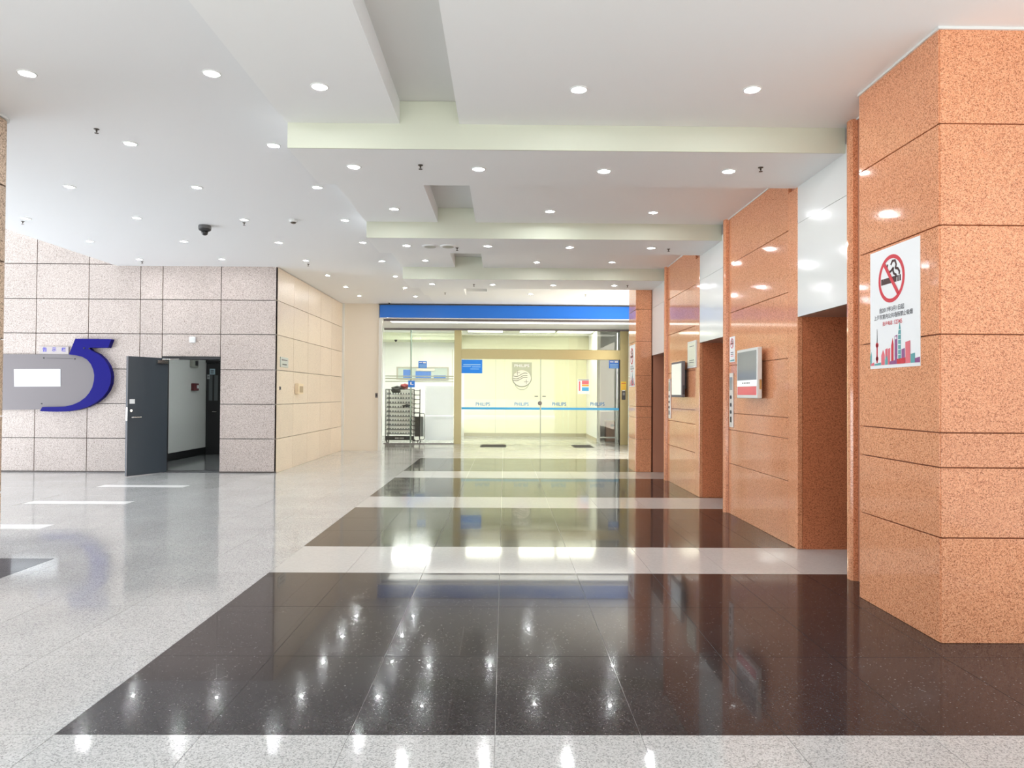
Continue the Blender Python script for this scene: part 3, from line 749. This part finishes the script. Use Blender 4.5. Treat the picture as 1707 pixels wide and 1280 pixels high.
# shield emblem on the door glass
ec = at(870, 625, Y=YG-0.036)
t = thing('shield_emblem', (ec.x, YG-0.037, ec.z-0.4), 'frosted shield emblem with waves and stars on the glass door', 'emblem')
def E(px, py, l=0): 
    v = at(830+px/12.8, 590+py/12.8, Y=YG-0.0365); v.y -= l; return v
sh = [(300, 175), (725, 180), (722, 520)]+[(512+210*math.cos(math.radians(a)), 520+190*math.sin(math.radians(a))) for a in range(10, 180, 10)]+[(302, 520)]
MB().prism([E(x, y) for x, y in sh], (0, -0.001, 0)).build('shield', FROST, t)
cc = [(512+190*math.cos(math.radians(a)), 515+170*math.sin(math.radians(a))) for a in range(0, 360, 12)]
MB().prism([E(x, y, 0.0012) for x, y in cc], (0, -0.001, 0)).build('disc', mat('emblem_cream', (0.88, 0.88, 0.74), 0.5), t)
def ring(cx, cy_, rx, ry, a0, a1, wd, nm):
    b = MB(); st = 10
    for a in range(a0, a1, st):
        q = []
        for aa, r in ((a, 1), (a+st, 1), (a+st, -1), (a, -1)):
            th = math.radians(aa); q.append(E(cx+(rx+r*wd)*math.cos(th), cy_+(ry+r*wd)*math.sin(th), 0.003))
        b.prism(q, (0, -0.001, 0))
    b.build(nm, FROSTD, t)
ring(512, 515, 205, 185, 0, 180, 6, 'arc_line'); ring(512, 560, 165, 205, 30, 150, 5, 'arc_line')
for oy in (0, 50, 90):
    b = MB(); pts = [(325+i*18, 470+oy*1.0+22*math.sin((i-2)/17*2*math.pi+0.6)-i*3.0) for i in range(18)]
    for i in range(17):
        b.prism([E(pts[i][0], pts[i][1]-8, 0.003), E(pts[i+1][0], pts[i+1][1]-8, 0.003), E(pts[i+1][0], pts[i+1][1]+8, 0.003), E(pts[i][0], pts[i][1]+8, 0.003)], (0, -0.001, 0))
    b.build('wave', FROSTD, t)
for sx_, sy_, r in ((415, 398, 55), (605, 595, 50)):
    b = MB()
    for dx, dy in ((r, 5), (5, r)):
        b.prism([E(sx_-dx, sy_-dy, 0.003), E(sx_+dx, sy_-dy, 0.003), E(sx_+dx, sy_+dy, 0.003), E(sx_-dx, sy_+dy, 0.003)], (0, -0.001, 0))
    b.build('star', FROSTD, t)
text('PHILIPS', E(512, 250, 0.002), 0.42, (1, 0, 0), (0, 0, 1), PAPER, t, 'lettering', h=0.08)

# stickers and posters on the glass
def sticker(nm, x0_, x1_, y0_, y1_, mt, label, cat, Y=YG-0.008, lines=(), lm=PAPER, parts='print'):
    a = at(x0_, y1_, Y=Y); b_ = at(x1_, y0_, Y=Y)
    t = thing(nm, ((a.x+b_.x)/2, Y, a.z), label, cat)
    slab('sheet', a.x, b_.x, Y-0.003, Y, a.z, b_.z, mt, t)
    for (u0_, u1_, v0_, v1_, mm) in lines:
        slab(parts, a.x+(b_.x-a.x)*u0_, a.x+(b_.x-a.x)*u1_, Y-0.005, Y-0.003, a.z+(b_.z-a.z)*v0_, a.z+(b_.z-a.z)*v1_, mm, t)
    return t
LB = mat('pale_blue_print', (0.35, 0.62, 0.90), 0.5)
sticker('blue_poster', 769.5, 804, 599.5, 622, mat('bright_blue', (0.0, 0.22, 0.86), 0.4), 'blue poster at the top left of the glass doors', 'poster',
        lines=((0.08, 0.92, 0.60, 0.66, LB), (0.05, 0.45, 0.48, 0.53, LB), (0.5, 0.92, 0.45, 0.49, LB), (0.42, 0.85, 0.30, 0.33, LB)))
sg_lines = ((0.1, 0.45, 0.74, 0.86, PAPER), (0.55, 0.9, 0.70, 0.90, PAPER), (0.12, 0.9, 0.44, 0.52, LB), (0.12, 0.9, 0.26, 0.34, LB), (0.12, 0.9, 0.10, 0.16, LB))
sticker('blue_sticker', 697.5, 711.5, 602, 613.5, BLUES, 'blue sticker on the glass above the reception window', 'sticker', lines=sg_lines)
sticker('blue_sticker', 680.5, 691.5, 634.5, 645.5, BLUES, 'blue sticker on the glass just above the shelf rack', 'sticker', lines=((0.3, 0.5, 0.4, 0.8, PAPER), (0.5, 0.8, 0.35, 0.45, PAPER)))
sticker('blue_sticker', 1015, 1032, 600.5, 614, BLUES, 'blue sticker at the top right of the glass doors', 'sticker', lines=sg_lines)
sticker('safety_notice', 963, 982.5, 632, 656.5, PAPER, 'white notice with red and blue text blocks behind the right glass pane', 'notice',
        lines=((0.05, 0.95, 0.93, 0.97, INK), (0.36, 0.95, 0.66, 0.90, PINK), (0.36, 0.95, 0.52, 0.64, ORNG), (0.36, 0.95, 0.20, 0.45, BLUEL), (0.1, 0.22, 0.2, 0.85, PINK)))
YP = YG-0.052
sticker('yellow_notice', 1035, 1044, 636, 650, mat('yellow_sheet', (0.85, 0.55, 0.06), 0.5), 'yellow notice on the right steel post of the glass front', 'notice', Y=YP,
        lines=((0.1, 0.9, 0.72, 0.78, REDI), (0.1, 0.9, 0.42, 0.48, ORNG), (0.1, 0.9, 0.2, 0.26, ORNG)))
a = at(1039.5, 659, Y=YP)
t = thing('access_reader', (a.x, YP, a.z-0.12), 'small dark card reader on the right steel post under the yellow notice', 'card reader')
slab('housing', a.x-0.05, a.x+0.05, YP-0.03, YP, a.z-0.12, a.z+0.12, DGREY, t, 0.008)
slab('reader_screen', a.x-0.03, a.x+0.03, YP-0.032, YP-0.03, a.z+0.0, a.z+0.08, SCREEN, t)
slab('reader_cap', a.x-0.035, a.x+0.035, YP-0.033, YP, a.z+0.12, a.z+0.15, PAPER, t)
# door mats
for x0_, x1_, y_, lab in ((803, 842, 742.5, 'dark door mat in front of the left glass door pane'), (955, 984, 743, 'dark door mat in front of the right glass pane')):
    c0 = at(x0_, y_, Z=0); c1 = at(x1_, y_, Z=0)
    t = thing('door_mat', ((c0.x+c1.x)/2, 19.35, 0), lab, 'mat')
    slab('mat_pile', c0.x, c1.x, 18.95, 19.75, 0.0, 0.012, MATT, t, 0.003)
    slab('mat_border', c0.x-0.03, c1.x+0.03, 18.92, 19.78, 0.0, 0.006, BLACK, t)

# ------------------------------------------------------------------ vestibule behind the glass
wv = struct('wall_vestibule')
YV = 23.8
slab('wall_board', -1.35, 2.8, YV, YV+0.1, 0, 3.35, INTC, wv)
slab('wall_board', -4.4, -1.35, YV, YV+0.1, 0, 3.35, INTW, wv)
slab('wall_board', -4.4, -4.3, 20.2, YV, 0, 3.35, INTW, wv)
slab('wall_board', -4.4, -3.5, 20.1, 20.2, 0, 3.35, INTW, wv)
slab('ceiling_board', -4.4, 3.54, 20.2, YV+0.1, 3.35, 3.45, INTW, wv)
for xx in (-1.75, -0.3, 1.2):
    slab('panel_joint', xx-0.01, xx+0.01, YV-0.004, YV, 0.1, 2.9, mat('joint_cream', (0.62, 0.62, 0.48), 0.5), wv)
slab('skirting', -1.35, 2.75, YV-0.015, YV, 0, 0.11, mat('skirting_beige', (0.45, 0.42, 0.30), 0.4), wv)
zc0, zc1 = at(900, 582, Y=23.2).z, at(900, 566, Y=23.2).z
slab('bulkhead', -1.4, 2.75, 23.2, YV, zc0, 3.35, mat('bulkhead_beige', (0.66, 0.66, 0.50), 0.5), wv)
slab('bulkhead', -4.3, -1.4, 22.6, YV, at(700, 566, Y=22.6).z, 3.35, mat('bulkhead_green', (0.78, 0.82, 0.62), 0.5), wv)
slab('side_wall', 2.75, 2.85, 21.1, YV, 0, 3.35, INTW, wv)
slab('side_skirting', 2.735, 2.75, 21.1, YV, 0, 0.11, mat('skirting_beige2', (0.55, 0.50, 0.38), 0.4), wv)
slab('wall_board', 2.85, 3.6, 22.3, 22.4, 0, 3.35, INTW, wv)
for i, (x_, y_) in enumerate(((-2.7, 20.78), (-0.6, 21.6), (1.0, 21.6), (2.15, 21.6))):  # glowing panels added to brighten the vestibule
    t = thing('vestibule_fill', (x_, y_, 3.35), ['added square fill panel on the vestibule ceiling, leftmost', 'added square fill panel on the vestibule ceiling, second from the left', 'added square fill panel on the vestibule ceiling, third from the left', 'added square fill panel on the vestibule ceiling, rightmost'][i], 'light panel')
    slab('light_frame', x_-0.56, x_+0.56, y_-0.46, y_+0.46, 3.335, 3.35, WHITE, t)
    slab('diffuser', x_-0.53, x_+0.53, y_-0.43, y_+0.43, 3.33, 3.335, PANLW if i == 0 else PANL, t)
# reception window in the vestibule wall
w2 = struct('window_2', (-2.1, YV, 1.9))
a = at(661, 631, Y=YV-0.03); b_ = at(748, 612, Y=YV-0.03)
FR = mat('window_frame_beige', (0.52, 0.49, 0.40), 0.4)
slab('frame', a.x, b_.x, YV-0.06, YV-0.005, b_.z-0.035, b_.z, FR, w2); slab('frame', a.x, b_.x, YV-0.06, YV-0.005, a.z-0.03, a.z, FR, w2)
slab('frame', a.x, a.x+0.05, YV-0.06, YV-0.005, a.z, b_.z-0.035, FR, w2); slab('frame', b_.x-0.05, b_.x, YV-0.06, YV-0.005, a.z, b_.z-0.035, FR, w2)
slab('pane', a.x+0.05, b_.x-0.05, YV-0.012, YV-0.005, a.z, b_.z-0.035, mat('office_beyond', (0.60, 0.68, 0.62), 0.15), w2)
mx = (a.x+b_.x)/2
BW = mat('blue_backdrop', (0.08, 0.22, 0.62), 0.3)
slab('blue_panel', a.x+0.22, a.x+0.50, YV-0.02, YV-0.012, a.z+0.02, b_.z-0.09, BW, w2)
slab('blue_panel', mx-0.24, mx+0.28, YV-0.02, YV-0.012, a.z+0.02, b_.z-0.14, BW, w2)
slab('blue_panel', b_.x-0.50, b_.x-0.10, YV-0.02, YV-0.012, a.z+0.02, a.z+0.12, BW, w2)
slab('ledge_print', mx-0.2, mx+0.4, YV-0.075, YV-0.06, b_.z-0.13, b_.z-0.05, CREAM, w2)
# low counter under the reception window
t = thing('reception_counter', (-1.95, 23.4, 0), 'low white counter seen through the left glass pane', 'counter')
slab('counter_body', -2.35, -1.55, 23.2, 23.75, 0, 0.62, INTW, t, 0.01); slab('counter_top', -2.4, -1.5, 23.15, 23.78, 0.62, 0.66, WHITE, t, 0.01)
# things in the alcove on the right
a = at(1009, 701, Y=21.6); b_ = at(1024, 737, Y=21.6)
t = thing('waste_bin', ((a.x+b_.x)/2, 21.6, 0), 'tall brown square bin behind the glass at the right', 'bin')
slab('bin_body', a.x, b_.x, 21.45, 21.75, 0.0, a.z-0.03, BROWN, t, 0.008)
slab('bin_lid', a.x-0.02, b_.x+0.02, 21.43, 21.77, a.z-0.03, a.z, mat('bin_lid', (0.5, 0.4, 0.28), 0.4), t, 0.005)
slab('bin_label', a.x+0.14, a.x+0.24, 21.445, 21.45, a.z-0.18, a.z-0.10, DGREY, t)
a = at(997, 684, Y=20.9); b_ = at(1029, 684, Y=20.9)
t = thing('side_table', ((a.x+b_.x)/2, 20.9, 0), 'white metal frame table behind the right glass pane', 'table')
slab('table_top', a.x, b_.x, 20.7, 21.1, a.z-0.03, a.z, WHITE, t, 0.004)
for x_ in (a.x+0.02, b_.x-0.02):
    for y_ in (20.72, 21.08): slab('leg', x_-0.018, x_+0.018, y_-0.018, y_+0.018, 0, a.z-0.03, WHITE, t)
for y_ in (20.72, 21.08): slab('stretcher', a.x+0.04, b_.x-0.04, y_-0.012, y_+0.012, 0.14, 0.165, WHITE, t)

# ------------------------------------------------------------------ shelf rack behind the left glass pane
YR = 20.75
xa, xb = at(642.0, 700, Y=YR).x, at(690.5, 700, Y=YR).x
xc = at(697.5, 700, Y=YR).x
zt = at(665, 648.5, Y=YR).z
t = thing('shelf_rack', ((xa+xb)/2, YR+0.2, 0), 'black shelf rack with ten rows of white trays behind the left glass pane', 'rack')
for x_ in (xa, xa+0.10, xb-0.02):
    slab('upright', x_, x_+0.022, YR, YR+0.02, 0.03, zt, BLACK, t)
for x_ in (xa, xc-0.02): slab('upright', x_, x_+0.022, YR+0.40, YR+0.42, 0.03, zt, BLACK, t)
slab('top_rail', xa, xb, YR, YR+0.02, zt-0.02, zt, BLACK, t)
rows = 10; zb0 = 0.22; st = (zt-0.03-zb0)/rows
for i in range(rows):
    z = zb0+i*st
    slab('tray', xa+0.02, xb-0.02, YR+0.01, YR+0.38, z+st*0.42, z+st*0.92, CELLW, t)
    slab('shelf', xa, xb, YR, YR+0.40, z-0.006, z+0.006, SILV, t)
    cb = MB()
    for k in range(10):
        x_ = xa+0.045+k*(xb-xa-0.08)/10
        cb.box(x_, x_+0.050, YR+0.004, YR+0.05, z+0.008, z+st*0.42)
    cb.build('cell_row', CELLG, t)
    MB().tube([(xb, YR+0.01, z+st*0.9), (xc, YR+0.41, z+st*0.9)], 0.010, 6).build('side_rung', BLACK, t)
slab('base_sign', xa+0.02, xb-0.02, YR-0.012, YR+0.0, 0.05, 0.17, BLACK, t)
text('健康生活服务', Vector(((xa+xb)/2, YR-0.014, 0.11)), 0.26, (1, 0, 0), (0, 0, 1), PAPER, t, 'lettering')
for x_ in (xa+0.03, xb-0.05): 
    slab('foot', x_, x_+0.03, YR+0.0, YR+0.03, 0.0, 0.05, BLACK, t)
    slab('foot', x_, x_+0.03, YR+0.37, YR+0.40, 0.0, 0.05, BLACK, t)
def lump(name, c, r, mt, seed, parent):
    bm = bmesh.new(); bmesh.ops.create_icosphere(bm, subdivisions=3, radius=1)
    rd = random.Random(seed); ph = [rd.uniform(0, 6) for _ in range(6)]
    for v in bm.verts:
        p_ = v.co; k = 1+0.22*math.sin(5*p_.x+ph[0])*math.cos(4*p_.z+ph[1])+0.14*math.sin(9*p_.y+ph[2]+3*p_.x)
        v.co = Vector((p_.x*r[0]*k, p_.y*r[1]*k, p_.z*r[2]*k))
    b = MB(); b.merge(bm, Matrix.Translation(Vector(c))); return b.build(name, mt, parent, True)
q = at(669, 645, Y=YR+0.2)
t2 = thing('crumpled_cloth', (q.x, YR+0.2, zt), 'crumpled black and red cloth lying on top of the shelf rack', 'cloth')
lump('black_fold', (q.x-0.10, YR+0.10, zt+0.035), (0.17, 0.12, 0.055), CLOTHB, 3, t2)
lump('red_fold', (q.x+0.10, YR+0.12, zt+0.075), (0.13, 0.10, 0.08), CLOTHR, 5, t2)
lump('hanging_fold', (q.x-0.12, YR-0.03, zt-0.04), (0.13, 0.03, 0.07), CLOTHB, 8, t2)
q = at(676, 676, Y=YR-0.03)
t2 = thing('black_glove', (q.x, YR-0.03, q.z), 'black glove hanging on the front of the shelf rack', 'glove')
lump('palm', (q.x+0.06, YR-0.035, q.z), (0.10, 0.025, 0.035), CLOTHB, 11, t2)
for k in range(3): MB().tube([(q.x-0.02-0.0*k, YR-0.035, q.z+0.01-0.012*k), (q.x-0.10+0.02*k, YR-0.035, q.z-0.01-0.03*k)], 0.014, 6).build('finger', CLOTHB, t2)
# folded trolley beside the rack
x0_, x1_ = at(690.5, 700, Y=YR-0.15).x, at(707.5, 700, Y=YR-0.15).x
xm = at(700.5, 700, Y=YR-0.15).x
zt2 = at(700, 688.5, Y=YR-0.15).z
t = thing('hand_trolley', ((x0_+x1_)/2, YR-0.15, 0), 'black tubular hand trolley leaning beside the shelf rack', 'trolley')
def loop(xa_, xb_, y, z0_, z1_, r=0.05):
    pts = []
    for cx, cz, a0 in ((xb_-r, z1_-r, 0), (xa_+r, z1_-r, 90), (xa_+r, z0_+r, 180), (xb_-r, z0_+r, 270)):
        for k in range(5):
            th = math.radians(a0+90*k/4); pts.append((cx+r*math.cos(th), y, cz+r*math.sin(th)))
    return pts+[pts[0]]
MB().tube(loop(x0_, xm, YR-0.22, 0.05, zt2), 0.011, 6, False).build('tube_frame', BLACK, t)
MB().tube(loop(xm-0.03, x1_, YR-0.10, 0.07, zt2-0.01), 0.011, 6, False).build('tube_frame', BLACK, t)
slab('platform', x0_+0.02, xm-0.02, YR-0.215, YR-0.195, 0.17, zt2-0.10, mat('trolley_panel', (0.035, 0.033, 0.03), 0.4), t, 0.004)
slab('grid_panel', xm+0.0, x1_-0.03, YR-0.105, YR-0.095, 0.17, zt2-0.10, mat('grid_grey', (0.20, 0.21, 0.20), 0.6), t)
for x_ in (x0_+0.10, xm+0.02):
    MB().lathe((x_, YR-0.16, 0.035), [(0.034, -0.012), (0.034, 0.012)], 14, axis=0).build('wheel', BLACK, t)

# ------------------------------------------------------------------ recessed downlights
def downlight(loc, label, bright=False):
    t = thing('downlight', loc, label, 'ceiling lamp', None)
    x, y, z = loc
    b = MB(); n = 24
    prof = [(0.062, 0.0), (0.062, -0.004), (0.054, -0.007), (0.050, -0.003), (0.050, 0.0)]
    rings = [[b.bm.verts.new((x+r*math.cos(2*math.pi*k/n), y+r*math.sin(2*math.pi*k/n), z+h)) for k in range(n)] for r, h in prof]
    for i in range(len(rings)-1):
        for k in range(n): b.bm.faces.new((rings[i][k], rings[i][(k+1) % n], rings[i+1][(k+1) % n], rings[i+1][k]))
    b.build('bezel', WHITE, t, True)
    MB().lathe((x, y, z), [(0.050, -0.0005), (0.049, -0.003)], 24).build('reflector', REFL, t)
    MB().lathe((x, y, z), [(0.022, -0.003), (0.020, -0.005)], 16).build('lens', LENSB if bright else LENS, t)
    return t
L = []
def row(H, where, pts):
    n = len(pts)
    for i, p_ in enumerate(pts):
        nm = '' if n == 1 else ('leftmost ' if i == 0 else ('rightmost ' if i == n-1 else ('second ' if i == 1 else ('third ' if i == 2 else 'fourth '))))
        L.append((at(p_[0], p_[1], Z=H), '%sround recessed downlight %s' % (nm, where)))
row(HL, 'in the nearest row of the left ceiling', [(45, 122), (353, 122)])
row(HL, 'in the second row of the left ceiling', [(217, 239), (456, 242)])
row(HL, 'in the third row of the left ceiling', [(116, 311), (328, 312), (529, 312)])
row(HL, 'in the fourth row of the left ceiling', [(43, 364), (228, 363), (407, 366), (575, 367)])
row(HL, 'in the fifth row of the left ceiling', [(150, 402), (307, 402), (465, 404), (605, 404)])
row(HL, 'in the sixth row of the left ceiling', [(232, 432), (370, 432), (510, 434), (637, 435)])
row(HL, 'in the seventh row of the left ceiling', [(546, 459), (659, 460.5)])
row(HL, 'in the eighth row of the left ceiling', [(576, 478), (675, 479.5)])
row(HL, 'just before the cream wall', [(599, 493), (693, 494)])
row(HS, 'in the nearest ceiling slab', [(533, 144), (965, 149), (1254, 149)])
row(HB, 'under the nearest ceiling beam', [(590, 277.5), (798, 281.5), (1007, 285), (1215, 285)])
row(HS, 'in the second ceiling slab', [(657, 348), (917, 352), (1089, 354)])
row(HB, 'under the second ceiling beam', [(678, 409), (813, 410), (950, 412), (1086, 413)])
row(HS, 'in the third ceiling slab', [(709, 434), (895, 437), (1020, 437)])
row(HB, 'under the third ceiling beam', [(720, 473), (821, 474.3), (922, 475.3), (1024, 475.8)])
row(HS, 'in the farthest ceiling slab', [(884, 490)])
proto = None; protob = None
for loc, lab in L:
    br = lab.startswith('third') and 'under the nearest' in lab or (lab.startswith('second') and 'in the second ceiling slab' in lab)
    if br: lab += ', glaring brighter than the rest'
    if br and protob is None: protob = o = downlight(loc, lab, True)
    elif not br and proto is None: proto = o = downlight(loc, lab)
    else: o = copy_tree(protob if br else proto, loc)
    o['label'] = lab; o['group'] = 'recessed downlights in the ceiling'

# ------------------------------------------------------------------ sprinklers, camera, detectors
BR = mat('dark_bronze', (0.09, 0.075, 0.06), 0.4, 0.6)
def sprinkler(loc):
    x, y, z = loc
    t = thing('sprinkler', loc, '', 'sprinkler')
    MB().lathe((x, y, z), [(0.022, 0.0), (0.021, -0.004), (0.010, -0.007)], 14).build('escutcheon', BR, t)
    MB().lathe((x, y, z), [(0.007, -0.006), (0.007, -0.022), (0.003, -0.025), (0.003, -0.034)], 10).build('sprinkler_body', BR, t)
    MB().lathe((x, y, z), [(0.016, -0.034), (0.016, -0.037)], 12).build('deflector', BR, t)
    return t
SP = [((161, 215), HL, 'small dark sprinkler left of the second downlight row'), ((38, 369), HL, 'small sprinkler at the far left of the ceiling'),
      ((407, 371), HL, 'small sprinkler just behind a downlight right of the dome camera'), ((237, 436), HL, 'small sprinkler before the granite wall, left of the doorway'),
      ((514, 440), HL, 'small sprinkler above the granite corner'), ((701, 275), HB, 'sprinkler under the nearest beam left of centre'),
      ((1268, 279), HB, 'sprinkler under the nearest beam close to the red granite wall'), ((762, 413), HB, 'sprinkler under the second beam beside the round vents'),
      ((1114.5, 415), HB, 'sprinkler under the second beam close to the red granite wall'), ((790, 474), HB, 'sprinkler under the third beam left of centre'),
      ((1046, 475.5), HB, 'sprinkler under the third beam at its right end'), ((673, 480), HL, 'sprinkler beside a downlight at the end of the left ceiling'),
      ((742, 488), HS, 'sprinkler in the farthest ceiling slab, left side'), ((976, 491), HS, 'sprinkler in the farthest ceiling slab, right side')]
sp0 = None
for (p_, H, lab) in SP:
    loc = at(p_[0], p_[1], Z=H)
    if sp0 is None: sp0 = o = sprinkler(loc)
    else: o = copy_tree(sp0, loc)
    o['label'] = lab; o['group'] = 'fire sprinklers on the ceiling'
q = at(341.5, 376, Z=HL)
t = thing('dome_camera', q, 'black dome security camera hanging from the left ceiling', 'security camera')
MB().lathe(q, [(0.078, 0.0), (0.082, -0.025), (0.080, -0.045)], 24).build('camera_base', mat('camera_grey', (0.12, 0.12, 0.12), 0.4), t)
MB().lathe(q, [(0.080, -0.045), (0.076, -0.062), (0.045, -0.08)], 24).build('camera_collar', BLACK, t)
MB().lathe(q, [(0.043, -0.08), (0.041, -0.10), (0.033, -0.12), (0.016, -0.13)], 20).build('camera_dome', mat('dome_glass', (0.03, 0.03, 0.03), 0.05), t, True)
q = at(489, 366, Z=HL)
t = thing('smoke_detector', q, 'small white smoke detector on the left ceiling', 'smoke detector')
MB().lathe(q, [(0.055, 0.0), (0.055, -0.02), (0.045, -0.035)], 20).build('detector_body', WHITE, t)
MB().lathe(q, [(0.035, -0.035), (0.030, -0.048), (0.02, -0.052)], 16).build('detector_chamber', BR, t)
for px, lab in ((717, 'left one of two round ceiling vents under the second beam'), (747, 'right one of two round ceiling vents under the second beam')):
    q = at(px, 410, Z=HB)
    t = thing('ceiling_vent', q, lab, 'vent', 'round ceiling vents')
    MB().lathe(q, [(0.105, 0.0), (0.105, -0.006), (0.09, -0.012)], 24).build('vent_ring', PAINT, t)
    MB().lathe(q, [(0.075, -0.012), (0.074, -0.016)], 20).build('vent_grille', mat('vent_grey', (0.42, 0.42, 0.36), 0.6), t)
q = at(649, 503.5, Z=HL)
t = thing('ceiling_sensor', q, 'tiny dark sensor on the ceiling just before the blue fascia', 'sensor')
MB().lathe(q, [(0.04, 0.0), (0.035, -0.02)], 14).build('sensor_base', WHITE, t); MB().lathe(q, [(0.02, -0.02), (0.018, -0.045)], 12).build('sensor_eye', BLACK, t)
q = at(659.5, 568, Z=3.0)
t = thing('vestibule_camera', q, 'tiny dark camera under the vestibule bulkhead seen through the left pane', 'security camera')
zz = at(700, 566, Y=22.6).z; q = at(659.5, 566.5, Y=22.7)
t.location = (q.x, 22.75, zz)
MB().lathe((q.x, 22.75, zz), [(0.05, 0.0), (0.045, -0.02), (0.02, -0.06)], 14).build('camera_body', BLACK, t)
MB().lathe((q.x, 22.75, zz), [(0.015, -0.06), (0.012, -0.07)], 10).build('camera_lens', DGREY, t)
